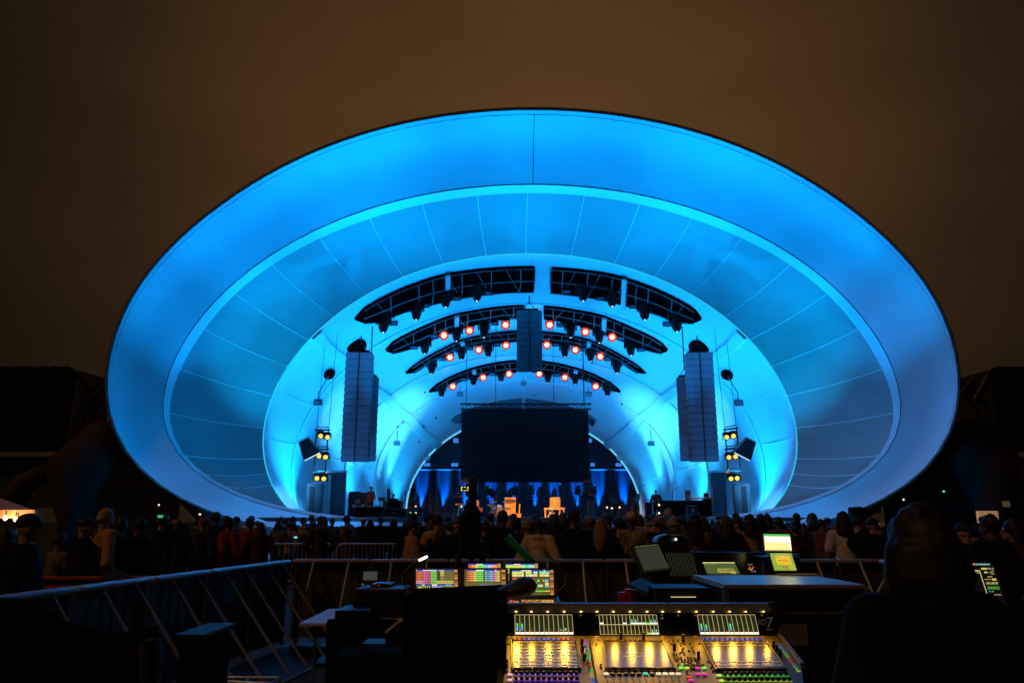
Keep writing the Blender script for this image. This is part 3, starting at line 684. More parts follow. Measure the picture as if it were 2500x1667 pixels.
def hand(mb, w, d, side):
    """palm + five fingers from the wrist along direction d, slightly curled"""
    w, d = Vector(w), Vector(d).normalized(); u = d.cross(Vector((0, 1, 0)) if abs(d.y) < .9 else Vector((0, 0, 1))).normalized(); n = d.cross(u)
    mb.box(w + d * .045, (.02, .02, .02)); M = Matrix((u, n, d)).transposed(); mb.ell(w + d * .05, (.042, .016, .055), 10, 6, M)
    for k, (o, L) in enumerate(((-.030, .060), (-.010, .072), (.011, .068), (.031, .052))):
        b = w + d * .085 + u * o; mid = b + d * L * .5 + n * .006; mb.tube([b - d * .02, mid, b + d * L * .9 + n * .028], [.0095, .0088, .007], 7)
    b = w + d * .03 - u * .036 * side; mb.tube([b, b + d * .03 - u * .022 * side, b + d * .06 - u * .026 * side + n * .012], [.012, .0105, .008], 7)
POSES = {
 'stand':   dict(Lel=(-.29, .03, 1.08), Lwr=(-.29, -.06, .84), Rel=(.29, .03, 1.08), Rwr=(.29, -.06, .84)),
 'pockets': dict(Lel=(-.33, .07, 1.10), Lwr=(-.22, -.10, .93), Rel=(.33, .07, 1.10), Rwr=(.22, -.10, .93)),
 'folded':  dict(Lel=(-.29, -.07, 1.08), Lwr=(.06, -.24, 1.16), Rel=(.29, -.07, 1.08), Rwr=(-.06, -.26, 1.12)),
 'phone':   dict(Lel=(-.30, -.10, 1.10), Lwr=(-.06, -.33, 1.24), Rel=(.30, -.10, 1.10), Rwr=(.06, -.33, 1.24)),
 'raised':  dict(Lel=(-.34, -.16, 1.36), Lwr=(-.14, -.34, 1.60), Rel=(.34, -.16, 1.36), Rwr=(.10, -.36, 1.60)),
 'drink':   dict(Lel=(-.30, .02, 1.08), Lwr=(-.28, -.08, .84), Rel=(.29, -.02, 1.09), Rwr=(.14, -.28, 1.20)),
}
def tuft(mb, hc, n, r):
    q = random.Random(n)
    for _ in range(n):
        a, b = q.uniform(0, 6.28), q.uniform(-.1, 1.5); mb.ell(hc + Vector((.078 * math.cos(a) * math.cos(b), .03 + .092 * math.sin(a) * math.cos(b), .04 + .092 * math.sin(b))), (r * q.uniform(.7, 1.3), r, r * q.uniform(.6, 1.2)), 6, 4)
def build_person(pose, hair, top, slim=1.0):
    """faces -Y locally; 1.75 m tall"""
    t = bpy.data.objects.new('person', None); COL.objects.link(t); t.empty_display_size = .1; ORG[t.name] = Vector((0, 0, 0)); t['category'] = 'person'
    P = POSES[pose]; k = slim; mb = MB()
    sh = {-1: Vector((-.175 * k, .0, 1.42)), 1: Vector((.175 * k, .0, 1.42))}
    # head: skull, jaw, nose, ears, brow, chin, lips
    hc = Vector((0, -.005, 1.635)); mb.ell(hc + Vector((0, .012, .02)), (.076, .094, .10), 18, 12); mb.ell(hc + Vector((0, -.022, -.048)), (.058, .068, .062), 16, 10)
    mb.ell(hc + Vector((0, -.084, -.092)), (.022, .014, .016)); mb.tube([hc + Vector((0, -.088, .012)), hc + Vector((0, -.112, -.028))], [.009, .015], 8); mb.ell(hc + Vector((0, -.106, -.032)), (.018, .012, .010))
    mb.ell(hc + Vector((0, -.090, -.060)), (.024, .008, .007)); mb.ell(hc + Vector((0, -.086, -.071)), (.020, .009, .007)); mb.ell(hc + Vector((0, -.082, .022)), (.055, .012, .010))
    for s in (-1, 1): mb.ell(hc + Vector((s * .078, .008, -.01)), (.010, .020, .032)); mb.ell(hc + Vector((s * .030, -.080, .004)), (.014, .010, .009))
    mb.tube([(0, .02, 1.60), (0, .018, 1.50), (0, .015, 1.43)], [.054, .056, .075], 14)
    # torso
    mb.ell((0, .005, 1.33), (.165 * k, .105, .15), 20, 12); mb.ell((0, .0, 1.14), (.138 * k, .092, .17), 20, 12); mb.ell((0, .01, .96), (.16 * k, .11, .13), 20, 12)
    capsule(mb, [sh[-1], sh[1]], [.06, .06])
    arms = {}
    for s, e, w in ((-1, 'Lel', 'Lwr'), (1, 'Rel', 'Rwr')):
        el, wr = Vector(P[e]), Vector(P[w]); capsule(mb, [sh[s], sh[s].lerp(el, .5), el], [.052, .046, .038]); capsule(mb, [el, el.lerp(wr, .4), wr], [.037, .037, .024]); hand(mb, wr, wr - el, s); arms[s] = (sh[s], el, wr)
    legs = {}
    for s in (-1, 1):
        hp, kn, an = Vector((s * .085, .01, .90)), Vector((s * .10, -.01, .49)), Vector((s * .11, .025, .085))
        capsule(mb, [hp, hp.lerp(kn, .4), kn], [.085, .076, .055]); capsule(mb, [kn, kn.lerp(an, .3), an], [.052, .054, .033]); mb.ell(an + Vector((0, -.07, -.045)), (.045, .12, .035)); legs[s] = (hp, kn, an)
    obj_from('body', remeshed(mb, .011, 2), SKIN[0], t)
    # trousers
    mb = MB(); mb.ell((0, .01, .95), (.175 * k, .125, .13), 18, 10)
    for s in (-1, 1):
        hp, kn, an = legs[s]; capsule(mb, [hp, hp.lerp(kn, .5), kn, kn.lerp(an, .55), an + Vector((0, 0, .0))], [.10, .092, .075, .072, .068])
    obj_from('trousers', remeshed(mb, .018, 2), M_cloth_black, t)
    mb = MB()
    for s in (-1, 1): an = legs[s][2]; mb.ell(an + Vector((0, -.07, -.04)), (.052, .135, .045)); mb.ell(an + Vector((0, .01, .0)), (.05, .06, .05))
    obj_from('shoes', remeshed(mb, .018, 1), M_cloth_black, t)
    # top
    mb = MB(); g = {'tee': .012, 'shirt': .018, 'hoodie': .034, 'coat': .036}[top]; long = {'tee': .90, 'shirt': .86, 'hoodie': .86, 'coat': .74}[top]
    mb.ell((0, .008, 1.33), (.168 * k + g, .108 + g, .16), 20, 12); mb.tube([(0, .005, 1.38), (0, .005, 1.15), (0, .008, long + .1), (0, .008, long)], [.12, .14 * k + g, .155 * k + g, .15 * k + g], 20); mb.ell((0, .0, 1.13), (.145 * k + g, .10 + g, .2), 20, 12); mb.ell((0, .01, long + .1), (.168 * k + g, .12 + g, .13), 20, 12)
    # broaden tube into an oval
    capsule(mb, [sh[-1], sh[1]], [.064 + g, .064 + g])
    for s in (-1, 1):
        a, e, w = arms[s]
        if top == 'tee': capsule(mb, [a, a.lerp(e, .62)], [.066 + g, .062 + g])
        else: capsule(mb, [a, a.lerp(e, .5), e, e.lerp(w, .92)], [.058 + g, .054 + g, .048 + g, .036 + g * .8])
    if top in ('hoodie', 'coat'): mb.ell((0, .09, 1.47), (.105, .055, .055), 16, 8); mb.tube([(-.09, .03, 1.47), (0, -.06, 1.455), (.09, .03, 1.47)], .03, 8)
    else: mb.tube([(-.06, .0, 1.475), (0, -.05, 1.46), (.06, .0, 1.475), (0, .06, 1.485), (-.06, 0, 1.475)], .018, 7)
    obj_from('jacket' if top in ('coat', 'hoodie') else 'shirt', remeshed(mb, .016, 2), M_cloth_black, t)
    # hair or hat
    mb = MB(); H = lambda x, y, z: hc + Vector((x, y, z)); nm = 'hair'
    if hair == 'short': mb.ell(H(0, .022, .036), (.084, .100, .098), 18, 12); mb.ell(H(0, -.04, .085), (.06, .05, .04)); tuft(mb, hc, 26, .018)
    elif hair == 'curly':
        r2 = random.Random(3); mb.ell(H(0, .02, .04), (.09, .10, .10), 14, 10)
        for _ in range(46):
            a, b = r2.uniform(0, 6.28), r2.uniform(-.25, 1.4); mb.ell(H(.10 * math.cos(a) * math.cos(b), .022 + .105 * math.sin(a) * math.cos(b) + .012, .03 + .105 * math.sin(b)), (.03,) * 3, 6, 4)
    elif hair in ('long', 'verylong'):
        tuft(mb, hc, 16, .022)
        L = .36 if hair == 'verylong' else .24
        mb.ell(H(0, .025, .035), (.088, .104, .100), 18, 12)
        for i in range(9):
            a = -1.35 + 2.7 * i / 8; x, y = .088 * math.sin(a), .03 + .085 * math.cos(a)
            mb.tube([H(x * .85, y, .03), H(x * 1.05, y + .01, -.09), H(x * 1.12, y + .022, -.2), H(x * .95, y + .03, -L)], [.034, .036, .034, .014], 8)
    elif hair == 'bob':
        tuft(mb, hc, 26, .024)
        mb.ell(H(0, .025, .03), (.096, .108, .105), 18, 12)
        for i in range(9):
            a = -1.5 + 3.0 * i / 8; x, y = .09 * math.sin(a), .02 + .088 * math.cos(a); mb.tube([H(x, y, .02), H(x * 1.15, y * 1.1, -.08), H(x * 1.12, y, -.14)], [.036, .04, .02], 8)
    elif hair == 'bun': mb.ell(H(0, .022, .034), (.084, .100, .096), 18, 12); mb.ell(H(0, .06, .15), (.045, .045, .04))
    elif hair == 'cap': nm = 'cap'; mb.ell(H(0, .015, .055), (.090, .108, .082), 18, 12); mb.ell(H(0, -.125, .035), (.068, .065, .010), 16, 6)
    elif hair == 'beanie': nm = 'beanie'; mb.ell(H(0, .018, .052), (.094, .108, .105), 18, 12); mb.tube([H(.092 * math.cos(a), .016 + .106 * math.sin(a), .012) for a in [i * math.pi / 10 for i in range(21)]], .020, 8)
    elif hair == 'hat': nm = 'hat'; mb.lathe([(.155, .03), (.16, .04), (.10, .055), (.092, .12), (.07, .15), (.0, .15)], hc + Vector((0, .01, .01)), 20)
    elif hair == 'bald': mb.ell(H(0, .05, -.015), (.080, .066, .05), 14, 8)
    h = obj_from(nm, remeshed(mb, .011, 1), mat('dark_hair', (.012, .008, .006), .6), t)
    return t
CL = {n: mat('cloth_' + n, c, .9, var=.25, vscale=9, bump=.5, bscale=22, spec=.15) for n, c in dict(black=(.010, .010, .012), charcoal=(.03, .03, .034), navy=(.012, .016, .04), brown=(.07, .035, .018), tan=(.50, .28, .13), cream=(.72, .54, .34), olive=(.05, .05, .025), grey=(.13, .12, .12), rust=(.20, .06, .025), red=(.22, .02, .015), white=(.70, .62, .52), denim=(.04, .06, .11)).items()}
CL['plaid'] = mat('cloth_plaid', (.20, .14, .07), .9, col2=(.012, .012, .014), vscale=9, spec=.1)
CL['floral'] = mat('cloth_floral', (.46, .36, .22), .9, col2=(.05, .04, .03), vscale=22, spec=.1)
CL['check'] = mat('cloth_striped', (.30, .26, .24), .9, col2=(.02, .02, .02), vscale=14, stretch=(6, 6, 1), spec=.1)
HR = {'dark': mat('dark_hair', (.012, .008, .006), .6), 'brown': mat('brown_hair', (.05, .025, .012), .6, var=.4, vscale=30), 'blond': mat('blond_hair', (.42, .22, .10), .6, col2=(.14, .07, .03), vscale=26, stretch=(5, 5, .4)), 'grey': mat('grey_hair', (.35, .32, .30), .7, var=.3, vscale=30), 'red': mat('red_hat_cloth', (.25, .02, .015), .8), 'white': mat('cream_hat_cloth', (.62, .42, .2), .8), 'navy': mat('navy_hat_cloth', (.02, .03, .09), .8), 'yellow': mat('yellow_hat_cloth', (.40, .30, .08), .8), 'leopard': mat('spotted_hat_cloth', (.5, .32, .16), .8, col2=(.05, .02, .01), vscale=60)}
CACHE = {}
def person(x, y, z, rz, pose, hair, top, hcol, tcol, bcol, label, group, scale=1.0, skin=0, slim=1.0):
    key = (pose, hair, top, slim)
    if key not in CACHE: CACHE[key] = build_person(pose, hair, top, slim); o = CACHE[key]
    else: o = copy_tree(CACHE[key])
    o.location = (x, y, z); o.rotation_euler = (0, 0, rz); o.scale = (scale,) * 3; o['label'] = label; o['group'] = group
    for ch in o.children:
        b = ch.name.split('.')[0]; s = ch.material_slots[0]; s.link = 'OBJECT'
        s.material = {'body': SKIN[skin], 'trousers': CL[bcol], 'shoes': CL['black'], 'jacket': CL[tcol], 'shirt': CL[tcol]}.get(b) or (HR[hcol])
    return o
def px_person(px, py_top, Y, rz_deg, pose, hair, top, hcol, tcol, bcol, label, group, skin=0, slim=1.0, ground=0.0):
    """head top at px,py_top, standing at distance Y; height follows"""
    p = at(px, py_top, Y); extra = {'curly': .03, 'bun': .07, 'hat': .03, 'beanie': .02}.get(hair, .015)
    return person(p.x, Y, ground, R(180 + rz_deg), pose, hair, top, hcol, tcol, bcol, label, group, max(.86, min(1.12, (p.z - ground) / (1.755 + extra))), skin, slim)
G1 = 'people standing just beyond the front barrier'
N = [
 # px, top, Y, turn, pose, hair, top, haircol, topcol, legs, label
 (1010,1268,12.6,-80,'folded','short','hoodie','dark','tan','black','bearded person in a tan jacket with folded arms beside the red and white sign'),
 (1070,1254,12.9,-25,'pockets','short','hoodie','brown','tan','black','broad tan-sweatered person seen from behind next to the bearded one'),
 (1078,1292,12.1,10,'stand','bob','coat','dark','black','black','short dark-haired person in black standing in front of the tan sweater'),
 (1096,1272,13.2,60,'phone','cap','shirt','brown','brown','black','person in a cap turned right behind the tan-sweatered one'),
 (1119,1262,12.7,150,'drink','curly','coat','brown','black','black','light-brown curly-haired person facing the desk left of the camera tripod'),
 (1158,1280,13.0,0,'pockets','long','coat','brown','olive','black','person with long hair and olive coat right of the camera tripod'),
 (1185,1272,13.6,15,'stand','short','coat','dark','black','black','black-coated person seen from behind between tripod and green tube'),
 (1228,1246,13.2,0,'pockets','short','coat','dark','black','black','tall dark figure with close-cropped hair standing over the green tube'),
 (1240,1270,14.0,20,'stand','beanie','coat','yellow','black','black','person with a small yellow beanie right of the tall dark figure'),
 (1262,1264,13.1,-15,'pockets','short','coat','dark','black','black','black-jacketed person in front of the red guitar'),
 (1287,1268,12.8,10,'stand','beanie','coat','leopard','black','black','person in a spotted knit beanie left of the cream hoodie'),
 (1316,1264,12.5,-20,'pockets','short','hoodie','dark','cream','black','person in a bright cream hoodie with the hood down, seen from behind'),
 (1357,1258,13.4,-40,'drink','bob','shirt','dark','navy','black','navy-shirted person with bare forearm right of the cream hoodie'),
 (1402,1246,12.8,-60,'phone','hat','coat','dark','black','black','tall person in a dark hat and black coat looking right'),
 (1440,1256,14.0,70,'phone','bald','coat','dark','charcoal','black','balding person facing left between the hat wearer and the blonde'),
 (1469,1264,12.2,-30,'phone','verylong','coat','blond','black','black','person with long blond hair down a black jacket'),
 (1482,1253,15.0,30,'stand','short','coat','brown','rust','black','brown-haired person behind the blonde looking at the stage'),
 (1514,1262,13.6,-35,'drink','short','coat','dark','black','black','dark-haired person beside the blonde whose face shows red'),
 (1541,1248,12.7,-20,'phone','cap','shirt','white','floral','black','person in a cream cap and loose floral shirt with hands held up'),
 (1607,1259,13.9,0,'stand','curly','coat','blond','black','black','curly-haired person in black right of the floral shirt'),
 (1630,1236,15.2,15,'pockets','short','shirt','grey','brown','black','tall grey-haired person standing above the others near the flight case'),
 (1643,1256,13.2,0,'pockets','bald','coat','grey','olive','black','balding person in an olive jacket behind the glowing amplifier'),
 (1694,1252,13.0,-10,'pockets','verylong','shirt','dark','plaid','black','person with very long dark hair over a dark plaid shirt'),
 (1716,1262,14.0,-20,'stand','bob','shirt','brown','tan','black','tan-shirted person half hidden behind the plaid shirt'),
 (1771,1258,12.8,0,'pockets','long','coat','brown','black','black','wide black-coated person with light-brown hair left of the laptop'),
 (1797,1262,14.5,80,'phone','short','coat','dark','brown','black','face in profile peeping out between two dark coats'),
 (1827,1255,13.4,10,'stand','long','shirt','dark','tan','red','person with dark hair and a tan and red printed top left of the laptop screen'),
 (1852,1264,14.6,-20,'pockets','bob','coat','dark','black','black','dark bob-haired person behind the bright laptop'),
 (1900,1262,17,-40,'phone','short','coat','brown','rust','black','rust-jacketed person with reddish face right of the laptop screen'),
 (1939,1268,20,0,'stand','short','coat','dark','brown','black','brown-coated person under the lower rim of the shell'),
 (1960,1276,21,0,'pockets','long','coat','dark','black','black','small dark figure between two pairs of people on the right'),
 (1985,1266,17.5,-15,'stand','bob','coat','dark','charcoal','black','dark bob-haired person left of the pink-faced one'),
 (2005,1267,17,-70,'phone','short','coat','dark','rust','brown','person turned right with pink light on the face beside the white shirt'),
 (2055,1248,12.9,-5,'stand','long','tee','dark','white','black','person in a white T-shirt with shoulder-length dark hair, seen from behind'),
 (2094,1258,13.6,-60,'phone','short','coat','dark','black','black','dark person in profile right of the white T-shirt'),
 (2140,1270,14.0,0,'stand','short','coat','dark','charcoal','black','dim charcoal figure behind the black foreground silhouette'),
 (2410,1256,8.2,20,'pockets','short','coat','dark','black','black','dark head and shoulders in front of the pale sign at far right'),
 (2465,1268,9.2,70,'phone','bob','coat','dark','brown','black','brown-clad person facing left at the right edge of the photo'),
 (2348,1274,9.8,40,'stand','cap','coat','dark','brown','black','person in a dark cap with dim orange collar right of the foreground silhouette'),
 (2376,1280,11.0,-30,'phone','short','coat','dark','rust','black','rust-sleeved person between cap wearer and the head by the sign'),
 # left block
 (78,1252,7.0,-60,'pockets','cap','coat','dark','black','black','big person in a black cap and dark coat under the white tent edge'),
 (22,1290,7.4,-30,'stand','bob','coat','brown','black','black','person with pale hair strands at the left edge of the photo'),
 (150,1300,10.5,-30,'phone','short','shirt','dark','check','black','person in a blue and red patterned top left of the blond pair'),
 (212,1262,10.5,-60,'drink','cap','coat','dark','navy','black','person in a flat dark cap with a pink-lit cheek'),
 (262,1236,10.6,-40,'pockets','bald','shirt','grey','tan','black','tall bald person in a speckled tan robe-like shirt lit dim red'),
 (298,1262,11,20,'stand','short','coat','dark','black','black','black-coated person right beside the speckled tan shirt'),
 (345,1262,11,15,'pockets','short','coat','dark','charcoal','black','dark person with a pale edge of light on the ear'),
 (402,1254,13,-10,'raised','short','coat','brown','black','black','person holding a phone with a tiny green screen overhead'),
 (438,1272,14,20,'stand','beanie','coat','dark','olive','black','shorter person in a dark beanie right of the raised phone'),
 (500,1262,15,-20,'pockets','cap','coat','red','charcoal','black','person in a red and yellow cap'),
 (530,1250,17,0,'stand','beanie','coat','dark','black','black','person in a tall black beanie against the pale rim of the shell'),
 (562,1262,15.5,-30,'stand','curly','coat','brown','red','black','curly-haired person with dim red shoulders right of the black beanie'),
 (578,1260,19,15,'pockets','cap','coat','navy','grey','black','person in a blue cap with a grey hood behind the red shoulders'),
 (612,1264,16,-20,'stand','short','coat','dark','red','black','dark-haired person in a dim red jacket left of the long brown hair'),
 (638,1274,15,10,'pockets','verylong','coat','brown','brown','black','stooping person with a very long fall of brown hair'),
 (615,1258,22,0,'stand','cap','coat','navy','white','black','small figure in a blue cap standing farther back'),
 (700,1266,23,10,'pockets','short','coat','dark','navy','black','navy-coated person with the glowing phone at hip height'),
 (717,1260,24,-10,'phone','short','coat','dark','navy','black','taller dark figure behind the navy coat'),
 (708,1274,22.4,-5,'stand','beanie','hoodie','dark','tan','black','tan-hooded person with a crossbody strap at the crowd barrier'),
 (742,1262,22.6,-5,'pockets','short','hoodie','dark','tan','brown','beige-jacketed person with a diagonal strap at the crowd barrier'),
 (762,1256,25,0,'stand','short','coat','dark','black','black','slim black figure behind the diagonal strap'),
 (784,1260,19.5,20,'pockets','short','coat','dark','olive','black','stocky person in an olive-grey jacket between two barriers'),
 (812,1264,25,0,'phone','cap','coat','dark','black','black','capped black figure against the pale rim left of the red scarf'),
 (848,1258,22.5,-20,'drink','curly','coat','dark','grey','red','curly-haired person with a red scarf and grey coat'),
 (888,1262,24,-20,'stand','cap','coat','white','navy','black','person in a white cap looking down'),
 (905,1268,23.5,-10,'pockets','bob','coat','dark','black','black','dark bob-haired person right of the white cap'),
 (930,1260,23.5,0,'stand','short','coat','dark','black','black','black-shouldered person left of the lonely small head'),
 (962,1263,24.5,5,'pockets','long','coat','dark','black','black','long-haired black figure before the pale stage front'),
 (988,1272,24,0,'phone','bun','coat','dark','black','black','small head with a topknot before the pale stage front'),
]
for n in N:
    px_person(n[0], n[1], n[2], n[3], n[4], n[5], n[6], n[7], n[8], n[9], n[10], G1, skin=rnd.choice((0, 0, 1, 1, 2)), slim=1.0)
# the packed rows farther back
far = [('distant dark figure among the packed rows left of the tall speaker stack', 480, 760), ('distant dark figure among the packed rows below the left half of the stage', 760, 1290), ('distant dark figure among the packed rows below the right half of the stage', 1290, 1740), ('distant dark figure among the packed rows under the right lower rim', 1740, 2100)]
keys = [('stand','short','coat'),('pockets','short','coat'),('stand','beanie','coat'),('pockets','long','coat'),('stand','bob','coat'),('pockets','cap','coat'),('stand','curly','coat'),('phone','cap','coat'),('pockets','verylong','coat'),('phone','bob','coat')]
for lab, xa, xb in far:
    for Y in (16.5, 18.2, 20.0, 22.0, 24.2, 26.4):
        x = xa + rnd.uniform(0, 18)
        while x < xb:
            if (x < 1000 and (Y < 21 or rnd.random() < .35)) or (x > 1740 and Y < 18): x += 30; continue
            q = rnd.choice(keys); p = at(x, 1270, Y + rnd.uniform(-.6, .6))
            if not (abs(p.x - X0) > 13.5 and Y > 23):
                person(p.x, p.y, 0, R(180 + rnd.uniform(-45, 45)), q[0], q[1], q[2], rnd.choice(('dark', 'dark', 'brown')), rnd.choice(('black', 'black', 'black', 'charcoal', 'navy', 'brown', 'grey', 'olive', 'rust', 'tan', 'check')), 'black', lab, 'packed rows: ' + lab.split('rows ')[1], rnd.uniform(.86, 1.10), rnd.choice((0, 1, 2)))
            x += rnd.uniform(26, 46) * (18 / Y) ** .35
print('persons', len([o for o in COL.objects if o.name.startswith('person')]), 'protos', len(CACHE))
# ================================================================== things on stage
M_amp = mat('tan_amp_cloth', (.55, .33, .12), .8, var=.15, vscale=30, bump=.3, bscale=200)
M_wood = mat('pale_wood', (.6, .42, .22), .5, var=.2, vscale=8)
M_redb = mat('red_tolex', (.5, .05, .02), .6); M_gtr = mat('amber_guitar_lacquer', (.75, .36, .08), .25, coat=.6); M_gtr2 = mat('cream_guitar_lacquer', (.8, .62, .3), .25, coat=.6)
def fb(mb, x0, x1, y0, Y, dep, floor=FLOOR, top=None, bev=.02):
    a, b = at(x0, y0, Y), at(x1, y0, Y); z1 = a.z; z0 = floor if top is None else at(x0, top, Y).z
    mb.box(((a.x + b.x) / 2, Y + dep / 2, (z0 + z1) / 2), (b.x - a.x, dep, z1 - z0), bev=bev); return Vector(((a.x + b.x) / 2, Y, z0))
def simple(name, x0, x1, y0, Y, dep, m, label, cat, top=None, group=None, parts=()):
    mb = MB(); base = fb(mb, x0, x1, y0, Y, dep, top=top); t = thing(name, base, label, cat, group); mk('cabinet', mb, m, t)
    for pn, px0, px1, py0, py1, pm in parts:
        q = MB(); a, b = at(px0, py0, Y - .012), at(px1, py1, Y - .012); q.box(((a.x + b.x) / 2, Y - .012, (a.z + b.z) / 2), (b.x - a.x, .02, a.z - b.z)); mk(pn, q, pm, t)
    return t
simple('amplifier', 1232, 1259, 1214, 46, .5, M_amp, 'tall tan bass amplifier cabinet lit orange at centre stage', 'amplifier', parts=[('control_panel', 1233, 1258, 1218, 1227, mat('dark_amp_panel', (.08, .05, .03), .5))])
simple('amplifier', 1343, 1368, 1213, 45.5, .5, M_amp, 'tan amplifier standing on the pale wooden table on stage', 'amplifier', top=1238.5, parts=[('side_grille', 1361, 1367, 1215, 1237, mat('grey_grille', (.3, .25, .18), .7))])
simple('amplifier', 1155, 1169, 1221, 45, .4, M_amp, 'small orange amplifier tilted above the red one', 'amplifier', top=1237)
simple('amplifier', 1162, 1178, 1238, 44.5, .4, M_redb, 'small red amplifier with pale stripes left of the drums', 'amplifier', top=1250, parts=[('stripe', 1163, 1177, 1241, 1242.2, M_wood), ('stripe', 1163, 1177, 1245, 1246.2, M_wood)])
t = thing('table', at(1355, 1266, 45.3), 'pale wooden table carrying the tan amplifier on stage', 'table'); mb = MB()
a, b = at(1329, 1239, 45.3), at(1379, 1239, 45.3); mb.box(((a.x + b.x) / 2, 45.6, a.z - .05), (b.x - a.x, .7, .12), bev=.02); mk('tabletop', mb, M_wood, t)
for x in (a.x + .06, b.x - .3, b.x - .06): mb = MB(); mb.box((x, 45.4, (FLOOR + a.z) / 2 - .05), (.10, .10, a.z - FLOOR - .1)); mk('leg', mb, M_wood, t)
def guitar(px, py_top, py_bot, Y, lean, m, label):
    a, b = at(px + lean, py_top, Y), at(px, py_bot, Y); ax = (a - b); L = ax.length; Z = ax.normalized(); X = Z.cross(Vector((0, 1, 0))).normalized(); Yv = Z.cross(X)
    t = thing('electric_guitar', b, label, 'guitar', 'guitars standing on stage'); o = []
    for u, v in ((0, -.17), (.035, -.14), (.0, 0), (0, 0)): pass
    prof = [(.0, -.0), (.13, .01), (.175, .08), (.16, .16), (.115, .22), (.14, .30), (.165, .37), (.12, .38), (.06, .33), (-.06, .33), (-.13, .41), (-.16, .38), (-.13, .29), (-.115, .22), (-.165, .15), (-.175, .07), (-.12, .0)]
    k = L / 1.0; mb = MB(); mb.prism([b + X * u * k + Z * v * k for u, v in prof], Yv * .05); mk('body', mb, m, t)
    mb = MB(); mb.prism([b + X * u + Z * v * k + Yv * -.012 for u, v in ((-.028, .2), (.028, .2), (.022, .86), (-.022, .86))], Yv * .03); mk('neck', mb, M_wood, t)
    mb = MB(); mb.prism([b + X * u * k + Z * v * k + Yv * -.012 for u, v in ((-.03, .85), (.035, .86), (.06, .98), (.0, 1.02), (-.04, .96))], Yv * .025); mk('headstock', mb, m, t)
guitar(1266, 1230, 1267, 43.5, 3.5, M_gtr, 'amber electric guitar upright before the tall tan amplifier')
guitar(1343, 1222, 1266, 43.0, 12, M_gtr2, 'cream electric guitar leaning in front of the wooden table')
# drum kit
c = at(1222, 1264, 45); t = thing('drum_kit', c, 'glittering drum kit with cymbals at the middle of the stage', 'drum kit')
M_spark = mat('sparkle_wrap', (.7, .7, .6), .25, .5, col2=(.05, .10, .06), vscale=14); M_cym = mat('brass_cymbal', (.75, .5, .2), .3, .9)
def drum(name, px, py, r, dep, tilt):
    p = at(px, py, 45); M = rot_to(tilt); mb = MB(); mb.lathe([(r, -dep / 2), (r * 1.03, -dep / 2), (r * 1.03, dep / 2), (r, dep / 2)], p, 20, M); return mk(name, mb, M_spark, t, smooth=True)
drum('bass_drum', 1222, 1253, .30, .4, (0, -1, 0)); drum('tom', 1219, 1239, .17, .2, (.1, -.6, .8)); drum('tom', 1207, 1243, .15, .2, (-.1, -.5, .8)); drum('snare', 1200, 1252, .17, .14, (0, 0, 1))
for px, py in ((1199, 1233), (1236, 1226), (1205, 1223), (1238, 1240)):
    p = at(px, py, 44.8); mb = MB(); mb.lathe([(.02, .02), (.22, -.01), (.22, -.015), (.02, .01)], p, 18, rot_to((.2, -.3, 1))); cy = mk('cymbal', mb, M_cym, t)
    mb = MB(); mb.tube([p, (p.x, p.y, FLOOR + .3), (p.x + .15, p.y, FLOOR)], .012, 5); mk('cymbal_stand', mb, M_alu, cy)
# stool, mic stands, keyboard
p = at(1122, 1231, 43); t = thing('stool', (p.x, p.y, FLOOR), 'orange padded keyboard stool left of centre stage', 'stool'); mb = MB(); mb.lathe([(.22, -.05), (.25, -.03), (.25, .03), (.2, .05)], p, 18); mk('seat', mb, mat('orange_vinyl', (.8, .38, .05), .4), t, smooth=True)
for k in range(3): mb = MB(); A = k * 2.1; mb.tube([p, (p.x + .22 * math.cos(A), p.y + .22 * math.sin(A), FLOOR)], .018, 5); mk('leg', mb, M_alu, t)
for i, (px, py, Y) in enumerate(((1107, 1208, 43), (1213, 1203, 42), (1247, 1240, 42), (1530, 1232, 42), (1561, 1190, 42), (1641, 1196, 41), (990, 1200, 41), (1088, 1218, 42), (1497, 1222, 44), (1283, 1238, 42))):
    p = at(px, py, Y); t = thing('microphone_stand', (p.x, p.y, FLOOR), ['microphone stand by the keyboard stool', 'microphone stand left of the drums', 'microphone stand before the tall tan amplifier', 'microphone stand on the right half of the stage', 'tall microphone stand beside the right edge of the rear arch', 'microphone stand against the bright right wall', 'microphone stand against the left edge of the rear arch', 'music stand left of the keyboard stool', 'boom stand under the right end of the screen', 'low microphone stand right of the amber guitar'][i], 'microphone stand', 'stands on stage')
    mb = MB(); mb.tube([(p.x, p.y, FLOOR + .02), p], .016, 5)
    for k in range(3): mb.tube([(p.x, p.y, FLOOR + .2), (p.x + .25 * math.cos(k * 2.1), p.y + .25 * math.sin(k * 2.1), FLOOR + .01)], .012, 5)
    mk('stand', mb, M_black, t); mb = MB(); mb.tube([p, p + Vector((.25, -.1, .12))], .014, 5); mb.ell(p + Vector((.27, -.11, .13)), (.035, .03, .03), 8, 6); mk('boom', mb, M_black, t)
